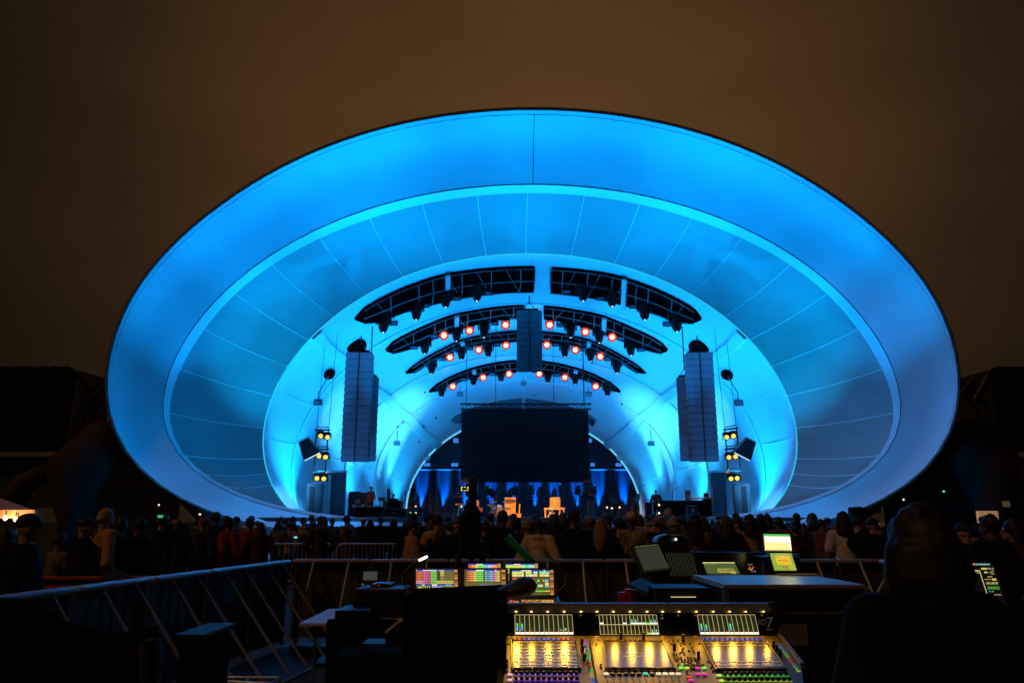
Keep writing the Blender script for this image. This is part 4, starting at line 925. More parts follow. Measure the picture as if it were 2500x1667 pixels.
# floor trusses with moving lights
for i, (x0, x1, y) in enumerate(((1182, 1200, 1213), (1294, 1316, 1212), (1406, 1428, 1212), (1236, 1250, 1214))):
    a, b = at(x0, y, 50), at(x1, y, 50); t = thing('floor_truss', ((a.x + b.x) / 2, 50, FLOOR), ['short black truss section left of the drums', 'short black truss section before the middle blue column', 'short black truss section before the right blue column', 'short black truss section half behind the tall tan amplifier'][i], 'truss', 'short trusses at the back of the stage')
    truss('frame', a, b, .26, 3, M_head, t); 
    for x in (a.x, b.x): mb = MB(); mb.box((x, 50, (FLOOR + a.z) / 2), (.06, .06, a.z - FLOOR)); mk('leg', mb, M_head, t)
def up_head(px, py, Y, label, sc=1.2):
    c = at(px, py, Y); o = copy_tree(P_down); o.location = c + Vector((0, 0, -.30 * sc)); o.rotation_euler = (R(180), rnd.uniform(-.5, .5), rnd.uniform(-1, 1)); o.scale = (sc,) * 3; o['label'] = label; o['group'] = 'unlit moving lights on the stage floor'
for px, py, nm in ((1187, 1197, 'left of the drums'), (1207, 1201, 'just left of the drums'), (1243, 1200, 'above the tall tan amplifier'), (1262, 1197, 'right of the tall tan amplifier'), (1297, 1196, 'on the truss before the middle blue column'), (1317, 1201, 'right of the middle blue column'), (1352, 1204, 'directly above the table amplifier'), (1372, 1196, 'right of the table amplifier'), (1409, 1196, 'on the truss before the right blue column'), (1446, 1198, 'under the right end of the screen'),
                   (1015, 1216, 'at the left foot of the rear arch'), (1063, 1218, 'between the two left blue columns'), (1550, 1216, 'at the right foot of the rear arch'), (1500, 1218, 'between the two right blue columns')):
    up_head(px, py, 49.5, 'black moving light ' + nm, 1.0)
# left side racks, desk
M_case = mat('dark_case_laminate', (.03, .035, .045), .5, var=.2, vscale=4, bump=.1, bscale=60); M_lab = mat('pale_paper_label', (.5, .6, .6), .8)
simple('equipment_case', 785, 834, 1198, 38, .9, M_case, 'large dark road case with two pale labels at the left of the stage', 'road case', parts=[('label', 792, 801, 1231, 1238, M_lab), ('label', 824, 832, 1231, 1238, M_lab)])
simple('equipment_case', 851, 898, 1202, 39, .9, M_case, 'wide dark road case behind the left technician', 'road case', parts=[('label', 868, 878, 1218, 1229, mat('grey_paper', (.3, .28, .25), .8)), ('label', 860, 870, 1231, 1238, M_lab)])
for i, (x0, x1, y0) in enumerate(((853, 862, 1199), (864, 870, 1199), (872, 879, 1199))): simple('cable_box', x0, x1, y0, 39.1, .4, M_black, ['leftmost', 'middle', 'rightmost'][i] + ' small black box on top of the wide road case', 'box', top=1202, group='boxes on the road case')
t = thing('desk', at(900, 1264, 37.5), 'black-draped technician desk covered with small lit gear on the left', 'desk'); mb = MB(); fb(mb, 868, 933, 1237, 37.5, .8); mk('drape', mb, M_cloth_black, t)
for i, (px, w, h, c_) in enumerate(((876, 6, 3, M_alu), (884, 5, 6, mat('lit_brass', (.8, .5, .25), .4)), (900, 8, 3, M_alu), (915, 10, 4, mat('pale_gear', (.7, .6, .45), .5)), (926, 6, 4, M_alu))):
    mb = MB(); a = at(px, 1237, 37.6); mb.box((a.x, 37.7, a.z + h * .01), (w * .02, .2, h * .02), bev=.01); tag(mk('desk_gadget', mb, c_), ['leftmost', 'second from left', 'middle', 'fourth from left', 'rightmost'][i] + ' small device on the left technician desk', 'device', 'gear on the technician desk')
px_person(906, 1196, 38.6, 150, 'drink', 'cap', 'shirt', 'dark', 'rust', 'black', 'technician in a dark cap working behind the draped desk on the left of the stage', 'stage crew', ground=FLOOR + .0)
simple('monitor', 923, 940, 1213, 38.5, .1, M_black, 'small monitor to the right of the left technician', 'monitor', top=1222)
simple('keyboard_rack', 935, 978, 1222, 39.5, .9, M_black, 'heap of black racks with two thin rods on the left of the stage', 'rack')
for i, px in enumerate((947, 951, 958)): p = at(px, 1193 + 7 * (i == 2), 39.6); mb = MB(); mb.tube([(p.x, p.y, at(px, 1222, 39.6).z), p], .04 if i < 2 else .015, 6); tag(mk('rod', mb, M_black), ['left thick', 'right thick', 'thin'][i] + ' upright rod on the heap of black racks', 'rod', 'rods on the racks')
px_person(961, 1208, 39.0, 200, 'pockets', 'short', 'coat', 'dark', 'black', 'black', 'crew member in black bent over the black racks on the left', 'stage crew', ground=FLOOR - .35)
simple('rack', 940, 992, 1241, 37.2, .7, M_black, 'low black rack in front of the heap with a thin top frame', 'rack', parts=[('front_edge', 940, 992, 1241, 1242.2, M_alu), ('badge', 958, 965, 1250, 1254, M_alu)])
simple('drum_riser', 1006, 1030, 1238, 42, .8, mat('dark_blue_rack', (.02, .03, .06), .5), 'rack of effects with green and amber lamps left of the rear arch', 'rack', parts=[('amber_lamp', 1013.5, 1016.5, 1234, 1237, emis('amber_lamp', (1, .6, .2), 2.0)), ('green_lamp', 1000, 1004, 1249, 1252, emis('green_lamp', (.1, .9, .1), .9)), ('amber_lamp', 1011, 1017, 1250, 1253.5, emis('amber_lamp', (1, .6, .2), 2.0))])
# right side
simple('desk', 1616, 1722, 1221, 38.5, .9, M_cloth_black, 'long low black-draped desk on the right of the stage', 'desk')
simple('desk', 1724, 1788, 1217, 38, .9, M_cloth_black, 'taller black-draped desk beside the right wing', 'desk')
simple('tabletop_mixer', 1683, 1736, 1213, 38.2, .5, mat('orange_lit_board', (.5, .3, .1), .5), 'flat wooden board glowing orange on the right desk', 'mixer', top=1216.5)
simple('laptop', 1718, 1730, 1203, 38.4, .08, M_black, 'small dark laptop standing open on the right desk', 'laptop', top=1213)
simple('speaker', 1675, 1686, 1196, 39, .3, M_black, 'small black speaker tilted on top of the right desk', 'speaker', top=1220)
simple('flight_case', 1679, 1705, 1233, 36.5, .6, mat('black_laminate', (.02, .02, .022), .4), 'black flight case with white metal edges below the right desk', 'flight case', parts=[('edge', 1679, 1681, 1233, 1264, M_steel), ('edge', 1703, 1705, 1233, 1264, M_steel), ('edge', 1681, 1703, 1233, 1235, M_steel), ('plate', 1688, 1696, 1241, 1250, M_alu)])
simple('speaker', 1577, 1592, 1226, 41, .5, M_black, 'black guitar speaker cabinet near the right foot of the rear arch', 'speaker')
px_person(1601, 1206, 40.5, 160, 'pockets', 'short', 'coat', 'dark', 'rust', 'black', 'stage hand lit orange beside the long right desk', 'stage crew', ground=FLOOR - .1)
simple('speaker', 1436, 1452, 1222, 43, .5, mat('brown_cab', (.12, .06, .03), .6), 'brown wooden speaker cabinet right of the table amplifier', 'speaker')
simple('speaker', 1105, 1117, 1240, 43, .4, mat('olive_cab', (.06, .06, .03), .6), 'narrow olive cabinet below the keyboard stool', 'speaker')
simple('keyboard', 1100, 1130, 1210, 44, .4, M_black, 'dark electric keyboard on a stand behind the stool', 'keyboard', top=1213)
for i, (px, py, Y, c_) in enumerate(((1133, 1243, 43, 'w'), (1127, 1236, 43, 'w'), (1199, 1263, 42, 'a'), (1494, 1240, 42, 'a'), (1513, 1238, 42, 'a'), (1482, 1238, 42, 'a'), (1609, 1232, 38, 'a'), (1609, 1252, 38, 'a'))):
    mb = MB(); mb.ell(at(px, py, Y), (.05, .04, .05), 8, 6); tag(mk('indicator_lamp', mb, emis('amber_lamp', (1, .6, .2), 2.0) if c_ == 'a' else emis('small_white_glow', (.75, .9, 1.0), 1.6)), ['lower white pilot lamp beside the stool', 'upper white pilot lamp beside the stool', 'amber pilot lamp on the floor below the drums', 'amber pilot lamp left of the right blue columns', 'amber pilot lamp between the right blue columns', 'amber pilot lamp right of the brown cabinet', 'upper amber pilot lamp by the right stage hand', 'lower amber pilot lamp by the right stage hand'][i], 'lamp', 'pilot lamps on stage')
# warm front light on the band gear
wl = spot((X0, 42.3, 7.6), (1.7, 45.2, 2.9), 4600, (1, .30, .02), 58, .8, .1, 'amber_front_light')
spot((-3.0, 41.9, 7.0), (-2.6, 44, 2.9), 1900, (1, .30, .02), 44, .8, .1, 'amber_front_light')
point(at(905, 1230, 37.9) + Vector((0, -.3, .1)), 5, (1, .45, .15), .03, 'desk_lamp')
point(at(1705, 1208, 38.0) + Vector((0, 0, .15)), 4, (1, .45, .12), .03, 'desk_lamp')
# ================================================================== barriers
M_bar = mat('worn_barrier_aluminium', (.55, .55, .56), .42, .35, var=.3, vscale=6, bump=.15, bscale=30)
M_sheet = mat('dull_barrier_sheet', (.10, .095, .085), .6, .2, var=.3, vscale=3, bump=.1, bscale=20)
def barrier_proto():
    t = thing('crowd_barrier', (0, 0, 0), 'x', 'crowd barrier'); w = 1.13
    mb = MB(); mb.box((0, 0, 1.175), (w, .10, .055), bev=.02); mk('top_rail', mb, M_bar, t, local=True)
    mb = MB(); mb.box((0, .05, .62), (w - .04, .012, 1.04)); 
    for k in range(6): mb.box((-.46 + k * .184, .04, .62), (.03, .012, 1.0))
    mk('sheet', mb, M_sheet, t, local=True)
    for x in (-w / 2 + .03, w / 2 - .03): mb = MB(); mb.box((x, .02, .6), (.04, .04, 1.1)); mk('post', mb, M_sheet, t, local=True)
    for x in (-.26, .26): mb = MB(); mb.tube([(x, -.04, 1.15), (x, -.92, .04)], .020, 8); mk('brace', mb, M_bar, t, local=True)
    mb = MB(); mb.box((0, -.5, .015), (w, 1.02, .012)); mk('foot_plate', mb, M_sheet, t, local=True)
    return t
P_bar = barrier_proto(); first = True
def barriers(a, b, labels, group, start=0):
    """row of barriers from a to b; braces lean towards the desk (local -Y)"""
    global first
    d = (b - a); L = d.length; n = len(labels); ang = math.atan2(d.y, d.x)
    for i in range(n):
        o = P_bar if first else copy_tree(P_bar); first = False
        p = a + d * ((i + .5) * 1.15 / L); o.location = (p.x, p.y, 0); o.rotation_euler = (0, 0, ang + rnd.uniform(-.012, .012)); o['label'] = labels[i]; o['group'] = group
A = atz(716, 1364, 1.2); Bp = atz(2150, 1364, 1.2)
ords = ['leftmost', 'second', 'third', 'fourth', 'fifth', 'sixth', 'seventh', 'eighth']
barriers(A, Bp, ['warm-lit metal barrier, %s from the left corner of the front row' % o for o in ords], 'front row of metal barriers')
C0, C1 = atz(705, 1366, 1.2), atz(0, 1453, 1.2); d = (C1 - C0).normalized(); L = (C1 - C0).length; n = int(L / 1.15) + 2
C2 = C0 + d * (n * 1.15)
barriers(C2, C0, ['blue-lit metal barrier, %s from the left edge in the slanting left row' % (ords[i] if i < 8 else 'last') for i in range(n)], 'slanting left row of metal barriers')
D0, D1 = atz(2150, 1366, 1.2), atz(2500, 1392, 1.2); d = (D1 - D0).normalized()
barriers(D0, D0 + d * 10, ['metal barrier, %s from the corner of the right side row' % ords[i] for i in range(5)], 'right side row of metal barriers')
# bicycle-rack style barriers beyond
def rack(xa, xb, Y, label):
    a, b = at(xa, 1327, Y), at(xb, 1327, Y); t = thing('steel_barricade', ((a.x + b.x) / 2, Y, 0), label, 'barricade', 'curved-corner steel barricades in front of the crowd')
    zt = a.z; r = .14; pts = [Vector((a.x, Y, .15)), Vector((a.x, Y, zt - r))] + [Vector((a.x + r - r * math.cos(q), Y, zt - r + r * math.sin(q))) for q in (.5, 1.0)] + [Vector((a.x + r, Y, zt)), Vector((b.x - r, Y, zt))] + [Vector((b.x - r + r * math.sin(q), Y, zt - r + r * math.cos(q))) for q in (.5, 1.0)] + [Vector((b.x, Y, zt - r)), Vector((b.x, Y, .15))]
    mb = MB(); mb.tube(pts, .024, 8); mb.tube([(a.x, Y, .2), (b.x, Y, .2)], .02, 6); mk('frame', mb, M_bar, t)
    n = int((b.x - a.x) / .112)
    for k in range(1, n):
        mb = MB(); x = a.x + (b.x - a.x) * k / n; mb.tube([(x, Y, .2), (x, Y, zt - .01)], .009, 5); mk('bar', mb, M_bar, t)
    for x in (a.x + .3, b.x - .3): mb = MB(); mb.box((x, Y, .08), (.05, .6, .03)); mb.box((x, Y, .14), (.04, .04, .14)); mk('foot', mb, M_bar, t)
rack(640, 750, 21, 'steel barricade with thin upright bars behind the left corner post'); rack(758, 814, 21.3, 'short visible steel barricade with a rounded corner left of the gap'); rack(823, 1010, 21, 'wide steel barricade carrying the red and white sign'); rack(1860, 1990, 19, 'steel barricade low behind the right mixing desk')
t = thing('barrier_sign', at(977, 1334, 20.9), 'red and white sign strip fixed on the steel barricade', 'sign'); a, b = at(960, 1327, 20.9), at(996, 1341, 20.9); m_ = a.lerp(b, .6).x
mb = MB(); mb.box(((a.x + m_) / 2, 20.9, (a.z + b.z) / 2), (m_ - a.x, .02, a.z - b.z)); mk('red_field', mb, mat('red_sign_paint', (.55, .015, .01), .5), t)
mb = MB(); mb.box(((b.x + m_) / 2, 20.9, (a.z + b.z) / 2), (b.x - m_, .02, a.z - b.z)); mk('white_field', mb, mat('white_sign_paint', (.7, .5, .4), .5), t)
# orange plastic barriers on the left
M_or = mat('orange_plastic', (.75, .14, .02), .5, var=.15)
for i, (xa, xb, yt) in enumerate(((-20, 245, 1405), (250, 382, 1404))):
    a, b = at(xa, yt, 9.6), at(xb, yt, 9.6); t = thing('plastic_barrier', ((a.x + b.x) / 2, 9.6, 0), ['longer orange plastic barrier with slots at the left edge', 'shorter orange plastic barrier beside the bundled dark cloth'][i], 'barrier', 'orange plastic barriers')
    W_ = b.x - a.x; n = max(2, int(W_ / .145)); mb = MB(); mb.box(((a.x + b.x) / 2, 9.6, a.z - .02), (W_, .05, .03)); mb.box(((a.x + b.x) / 2, 9.63, a.z / 2), (W_, .01, a.z - .06))
    M2 = mat('slot_shadow', (.01, .004, .002), .9)
    mk('wall', mb, M_or, t); mb = MB()
    for k in range(n):
        for j in range(7):
            if (k + j) % 2 == 0 or j == 0: x = a.x + W_ * (k + .5) / n; mb.box((x, 9.62, a.z - .085 - j * .065), (W_ / n * .86, .012, .030))
    mk('slots', mb, M2, t)
mb = MB()
for k in range(9): q = at(262 + k * 6, 1412 + 4 * math.sin(k), 9.4); mb.ell(q, (.10, .07, .07), 8, 6)
tag(mk('bundled_cloth', mb, mat('olive_bundle', (.05, .045, .03), .9), smooth='all'), 'dark bundled cloth hanging over the joint of the orange barriers', 'cloth')
# ================================================================== tent, side screens, legs, far lights
M_tent = mat('white_tent_cloth', (.62, .48, .44), .8, var=.1, vscale=2)
t = thing('tent', at(0, 1260, 15), 'white tent corner with glowing bulbs at the left edge of the photo', 'tent')
pk = at(-190, 1150, 17); e = [at(-420, 1246, 15), at(82, 1244, 15), at(40, 1246, 20), at(-420, 1246, 20)]
mb = MB(); mb._add([pk] + e + [p - Vector((0, 0, .16)) for p in e], [(0, 1, 2), (0, 2, 3), (0, 3, 4), (0, 4, 1), (1, 5, 6, 2), (2, 6, 7, 3), (3, 7, 8, 4), (4, 8, 5, 1)]); mk('roof', mb, M_tent, t)
for q in e: mb = MB(); mb.tube([(q.x * .995, q.y, 0), (q.x * .995, q.y, q.z)], .03, 6); mk('pole', mb, M_alu, t)
for i, (px, py) in enumerate(((13, 1264), (38, 1267), (43, 1269))):
    c = at(px, py, 14.9); b_ = thing('bulb_lamp', c, ['single glowing bulb', 'left one of the paired glowing bulbs', 'right one of the paired glowing bulbs'][i] + ' under the white tent edge', 'lamp', 'bulbs under the tent')
    mb = MB(); mb.ell(c, (.035, .035, .045), 10, 8); mk('globe', mb, emis('warm_bulb', (1, .62, .22), 14), b_); mb = MB(); mb.tube([c + Vector((0, 0, .04)), c + Vector((0, 0, .14))], .012, 5); mk('socket', mb, M_black, b_)
    point(c + Vector((0, -.1, -.02)), 7, (1, .32, .08), .04, 'bulb_light')
M_ss = mat('black_side_screen', (.002, .002, .002), .8, spec=.1); M_scr = mat('dim_scrim_cloth', (.05, .045, .03), .9, var=.2); M_wing = mat('grey_scrim', (.045, .043, .034), .9, var=.15)
def poly(name, pts, Y, dep, m, parent): mb = MB(); mb.prism([at(x, y, Y) for x, y in pts], (0, dep, 0)); return mk(name, mb, m, parent)
for s in (-1, 1):
    f = (lambda x: x) if s < 0 else (lambda x: 2600 - x); nm = 'left' if s < 0 else 'right'; Y = 36
    t = thing('side_screen', at(f(80), 1110, Y), 'big black %s side video screen with a pale scrim wing beside the shell' % nm, 'screen', 'side video screens')
    poly('screen_face', [(f(-260), 900), (f(184), 904), (f(152), 1100), (f(-260), 1100)], Y, .6, M_ss, t)
    poly('scrim_wing', [(f(186), 903), (f(262), 924), (f(246), 1112), (f(152), 1112)], Y + .05, .3, M_wing, t)
    poly('base_scrim', [(f(-260), 1112), (f(240), 1116), (f(225), 1230), (f(-260), 1262)], Y + .8, .3, M_scr, t)
    mb = MB(); 
    for k in range(40): q = at(f(-240 + k * 10.5), 901 - rnd.uniform(0, 2.5), Y); mb.box(q, (.16, .5, .10))
    mk('top_fringe', mb, M_ss, t)
    mb = MB()
    for (xa, ya), (xb, yb) in (((190, 915), (222, 975)), ((222, 975), (215, 1090)), ((250, 930), (190, 985)), ((225, 920), (252, 955)), ((246, 960), (205, 1010)), ((240, 1030), (225, 1100)), ((195, 1000), (175, 1085))):
        mb.tube([at(f(xa), ya, Y - .1), at(f(xb), yb, Y - .1)], .05, 4)
    mk('tie_lines', mb, M_black, t)
    t = thing('sculpted_leg', at(f(165), 1290, 33), 'dim reddish tapering leg-like pier standing left of the shell' if s < 0 else 'dim brown tapering pier standing right of the shell', 'pier', 'tapering piers')
    mb = MB(); Ys = 32.5; prof = [(228, 1032, 285, 1030, .5), (150, 1098, 312, 1088, .9), (119, 1128, 300, 1130, 1.0), (120, 1160, 262, 1160, .9), (124, 1204, 240, 1200, .8), (138, 1256, 222, 1250, .6), (155, 1292, 190, 1292, .4), (160, 1330, 188, 1330, .35)]; rr = []
    for xa, ya, xb, yb, th in prof:
        p, q = at(f(xa), ya, Ys), at(f(xb), yb, Ys); c = (p + q) / 2; u = (q - p) / 2; rr.append([c + u * math.cos(A) + Vector((0, th * math.sin(A), 0)) for A in [k * math.pi / 10 for k in range(20)]])
    mb.grid(rr, closed=True); mk('shaft', mb, mat('reddish_pier', (.055, .020, .011), .8, var=.2), t, smooth='all')
    mb = MB(); pts = [at(f(x), y, 33.5) for x, y in ((20, 1275), (34, 1215), (60, 1180), (95, 1162), (135, 1152))]; mb.tube(pts, [.5, .5, .5, .45, .4], 10); mk('arch', mb, mat('reddish_pier', (.055, .020, .011), .8, var=.2), t, smooth='all')
# dark slatted hoarding behind the crowd
for s, xa, xb in ((-1, 150, 440), (1, 2155, 2500)):
    a, b = at(xa, 1195, 35.8), at(xb, 1195, 35.8); t = thing('hoarding', ((a.x + b.x) / 2, 33.5, 0), 'dark slatted fence under the %s curve of the shell' % ('left' if s < 0 else 'right'), 'fence', 'dark slatted fences')
    mb = MB(); 
    for k in range(24): mb.box(((a.x + b.x) / 2, 35.8, .2 + k * .26), (b.x - a.x, .04, .20))
    mb.box(((a.x + b.x) / 2, 35.9, 3.2), (b.x - a.x, .05, 6.3))  # dark backing added so no sky shows between the slats
    mk('slats', mb, mat('dark_slats', (.012, .009, .007), .8), t)
t = thing('notice_board', at(2411, 1260, 16), 'pale lit notice board with rows of dark text at far right', 'sign'); a, b = at(2384, 1247, 16), at(2438, 1276, 16)
mb = MB(); mb.box((a.lerp(b, .5)), (b.x - a.x, .05, a.z - b.z)); mk('board', mb, mat('lit_notice', (.5, .32, .2), .7, emit=(.8, .42, .22), es=.45), t)
mb = MB()
for r_ in range(5):
    x = a.x + .02
    while x < b.x - .04: w = rnd.uniform(.02, .06); mb.box((x + w / 2, 15.97, a.z - .035 - r_ * .045), (w, .004, .015)); x += w + .012
mk('text_rows', mb, mat('dark_text', (.03, .015, .01), .8), t)
mb = MB(); mb.tube([(a.lerp(b, .5).x, 16.04, 0), (a.lerp(b, .5).x, 16.04, b.z)], .04, 6); mk('post', mb, M_black, t)
for i, (px, py, Y, c_, r, lab) in enumerate(((388, 1232, 28, (1, .8, .6), .028, 'tiny white light above the raised phone'), (488, 1255, 22, (1, .55, .3), .028, 'tiny orange light left of the black beanie'), (2304, 1199, 30, (.05, .8, .2), .035, 'tiny green light right of the shell'), (2206, 1219, 26, (.6, .8, .6), .03, 'tiny pale light right of the telephoto camera'), (2457, 1230, 28, (.2, .12, .05), .12, 'small dull yellow lit box at far right'))):
    mb = MB(); mb.box(at(px, py, Y), (r * 2, r, r * 1.8), bev=r * .3); tag(mk('small_lamp', mb, emis('lamp_%d' % i, c_, 1.6 if r < .1 else .3)), lab, 'lamp')
def phone(px, py, Y, col, lab, es=1.2):
    c = at(px, py, Y); t = thing('phone', c, lab, 'phone', 'phones held by the crowd'); mb = MB(); mb.box(c, (.11, .01, .055), bev=.004); mk('body', mb, M_black, t); mb = MB(); mb.box(c + Vector((0, -.007, 0)), (.09, .002, .04)); mk('screen', mb, emis('phone_glow_%s' % lab[:6], col, es), t)
phone(392, 1260, 12.6, (.05, .6, .2), 'phone with a tiny green picture held overhead', .8); phone(722, 1311, 22, (.2, .8, 1), 'bright cyan phone at hip height near the barricade')
# telephoto camera of a photographer at right
c = at(2110, 1246, 12); t = thing('photo_camera', c, 'camera with a long black telephoto lens resting above the crowd on the right', 'camera'); mb = MB(); mb.box(c + Vector((.17, 0, .02)), (.15, .10, .12), bev=.02); mk('body', mb, M_plastic, t)
mb = MB(); mb.lathe([(.075, -.22), (.07, -.05), (.045, .0), (.045, .16)], c, 16, rot_to((1, 0, .1))); mk('lens', mb, M_plastic, t, smooth=True)
px_person(2128, 1262, 12.4, -30, 'raised', 'cap', 'coat', 'dark', 'black', 'black', 'photographer in black raising the long-lens camera', 'people standing just beyond the front barrier')
# ================================================================== broadcast camera on tripod
c = at(1152, 1196, 8.8); t = thing('broadcast_camera', c, 'black broadcast camera with a small lit viewfinder on a tall tripod', 'video camera')
mb = MB(); mb.box(c, (.13, .34, .16), bev=.03); mb.box(c + Vector((.02, .05, .11)), (.10, .2, .07), bev=.02); mk('body', mb, M_plastic, t)
mb = MB(); mb.lathe([(.055, 0), (.065, .14), (.06, .16)], c + Vector((0, .17, 0)), 14, rot_to((0, 1, 0))); mk('lens', mb, M_plastic, t, smooth=True)
mb = MB(); v = at(1135, 1193, 8.6); mb.box(v, (.10, .03, .062), bev=.006); vf = mk('viewfinder', mb, M_plastic, t)
mb = MB()
for dx, dz, w, h in ((-.038, 0, .006, .04), (-.03, .017, .016, .006), (-.03, -.017, .016, .006), (.0, .018, .02, .005), (.034, .012, .012, .014), (.03, -.014, .02, .008), (0, -.018, .02, .005)): mb.box(v + Vector((dx, -.018, dz)), (w, .002, h))
mk('picture', mb, emis('viewfinder_yellow', (1, .75, .15), 1.6), vf)
base = Vector((c.x, c.y, 0)); tp = thing('tripod', base, 'tall black tripod with draped cover under the broadcast camera', 'tripod')
hd = at(1150, 1228, 8.8); mb = MB(); mb.tube([c + Vector((0, 0, -.08)), hd], .04, 8); mb.box(hd, (.12, .12, .08), bev=.02); mb.tube([hd, hd + Vector((-.05, -.32, -.12))], .012, 6); mk('fluid_head', mb, M_plastic, tp)
for dx, dy in ((-.42, -.2), (.42, -.2), (0, .5)): mb = MB(); mb.tube([hd, hd.lerp(base + Vector((dx, dy, 0)), .5), base + Vector((dx, dy, 0))], [.034, .03, .018], 8); mk('leg', mb, M_black, tp)
mb = MB(); rr = []
for z, rx in ((hd.z, .05), (hd.z - .1, .10), (hd.z - .25, .115), (hd.z - .45, .12)): rr.append([Vector((hd.x + rx * (1 + .12 * math.sin(5 * A)) * math.cos(A), hd.y + rx * math.sin(A), z)) for A in [k * math.pi / 9 for k in range(18)]])
mb.grid(rr, closed=True); mk('rain_cover', mb, M_cloth_black, tp, smooth='all')
a, b = at(1237, 1309, 11.6), at(1296, 1368, 11.6); mb = MB(); mb.tube([a, a.lerp(b, .3), b], .052, 12); mb.lathe([(.056, 0), (.056, .04)], a, 12, rot_to(b - a)); tag(mk('green_tube', mb, mat('green_translucent_tube', (.012, .10, .025), .35, emit=(.0, .25, .04), es=.03), smooth=True), 'dark green tube slanting down behind the front barrier', 'tube')
# ================================================================== helpers for flat lit pictures
def E(c, s=1.0): return emis('px_%02x%02x%02x_%d' % (int(c[0] * 255), int(c[1] * 255), int(c[2] * 255), int(s * 10)), c, s)
class Face:
    """a flat screen given by four photo corners lying on one real plane"""
    def __init__(s, tl, tr, bl, off=.0): s.o = tl; s.u = tr - tl; s.v = bl - tl; s.n = s.u.cross(s.v).normalized(); s.n = s.n if s.n.dot(CAM - tl) > 0 else -s.n; s.mbs = {}
    def p(s, a, b, k=.003): return s.o + s.u * a + s.v * b + s.n * k
    def rect(s, a0, b0, a1, b1, col, es=1.0, k=.003):
        key = (col, es); mb = s.mbs.setdefault(key, MB()); mb.quad(s.p(a0, b0, k), s.p(a0, b1, k), s.p(a1, b1, k), s.p(a1, b0, k))
    def text(s, txt, a, b, h, col, es=1.0, k=.005, wscale=1.0):
        X = s.u.normalized(); Y = (-s.v).normalized(); O = s.p(a, b, k); sz = h * s.v.length
        M = Matrix(((X.x * wscale, Y.x, s.n.x, O.x), (X.y * wscale, Y.y, s.n.y, O.y), (X.z * wscale, Y.z, s.n.z, O.z), (0, 0, 0, 1)))
        t = text_mesh(txt, sz * 1.3, M, .0004); s.mbs.setdefault((col, es), MB())._add(t.v, t.f)
    def done(s, name, parent):
        allv = MB(); ms = []
        for i, ((c, e), mb) in enumerate(s.mbs.items()):
            allv.m = i; allv._add(mb.v, mb.f); ms.append(E(c, e))
        return mk(name, allv, ms, parent)
RED, ORG_, YEL, GRN, BLU, CYN, MAG, PNK, WHT, OLV, OLD, AMB = (.9, .10, .04), (.95, .30, .04), (.85, .68, .10), (.15, .85, .10), (.05, .12, .55), (.15, .55, .75), (.75, .06, .45), (.95, .35, .50), (1, .93, .75), (.10, .085, .02), (.045, .038, .010), (.75, .32, .07)
def bezel(mb, f, m=.06, th=.03):
    c = [f.p(-m, -m * 1.4, -.004), f.p(1 + m, -m * 1.4, -.004), f.p(1 + m, 1 + m * 1.4, -.004), f.p(-m, 1 + m * 1.4, -.004)]; mb.prism(c, -f.n * th)
# ================================================================== lighting desk (three bright touch screens)
YL = 7.0
def scr(x0, x1, y0, y1, Y, lean=.06):
    tl, tr, bl = at(x0, y0, Y + lean), at(x1, y0, Y + lean), at(x0, y1, Y); return Face(tl, tr, bl)
desk = thing('lighting_desk', at(1185, 1480, YL), 'black lighting desk with three bright colourful touch screens in a row', 'lighting desk')
mb = MB(); p0, p1 = at(1000, 1470, YL), at(1368, 1470, YL); mb.box(((p0.x + p1.x) / 2, YL - .05, .99), (p1.x - p0.x, .8, .20), bev=.03); mk('body', mb, M_plastic, desk)
for x in (p0.x + .1, p1.x - .1): mb = MB(); mb.box((x, YL, .45), (.06, .5, .9)); mk('leg', mb, M_black, desk)
def cells(f, x0, x1, y0, y1, nx, ny, colfn, es=1.0, fx=.86, fy=.62, marks=True):
    for i in range(nx):
        for j in range(ny):
            c = colfn(i, j)
            if c is None: continue
            a0 = x0 + (x1 - x0) * i / nx; b0 = y0 + (y1 - y0) * j / ny; da, db = (x1 - x0) / nx, (y1 - y0) / ny
            f.rect(a0, b0, a0 + da * fx, b0 + db * fy, c, es)
            if marks and (i * 7 + j * 3) % 3: f.rect(a0 + da * .12, b0 + db * .2, a0 + da * .62, b0 + db * .38, tuple(min(1, q * .4 + .55) for q in c) if sum(c) > .5 else (.25, .2, .08), es, .004)
def side_strip(f, x0=.915, x1=1.0):
    f.rect(x0, 0, x1, 1, (.30, .12, .03), 1.0, .0035)
    for k in range(10): f.rect(x0 + .01, .02 + k * .1, x1 - .01, .085 + k * .1, (AMB, (.45, .17, .04), (.12, .03, .01))[(k * 5 % 3)], 1.0, .0045)
faces = []
# screen 1
f = scr(1016, 1117, 1390, 1450, YL); f.rect(0, 0, 1, 1, OLV, 1.0, .001); f.rect(0, 0, .90, .055, (.02, .06, .45), 1.2); f.rect(.16, .02, .5, .05, WHT, 1.0, .004); f.rect(.55, .03, .68, .05, WHT, 1, .004); f.rect(.0, .0, .02, .04, YEL, 1, .004)
def c1(i, j):
    if i < 4: return RED if j < 6 else PNK
    if i < 7: return MAG
    if i < 8: return (.7, .02, .02)
    if i < 11: return GRN
    if i < 13: return OLD if j < 6 else YEL
    if i < 15: return YEL if j in (0, 1, 2, 6, 7) else (.35, .25, .03)
    return (.20, .18, .05) if j < 6 else YEL
cells(f, 0, .90, .07, .59, 20, 8, c1, 1.0)
f.rect(0, .60, .9, .655, (.02, .08, .5), 1.0); f.rect(.38, .60, .5, .655, WHT, 1, .004); f.rect(.7, .61, .85, .65, CYN, 1, .004); f.rect(.14, .61, .2, .65, WHT, 1, .004)
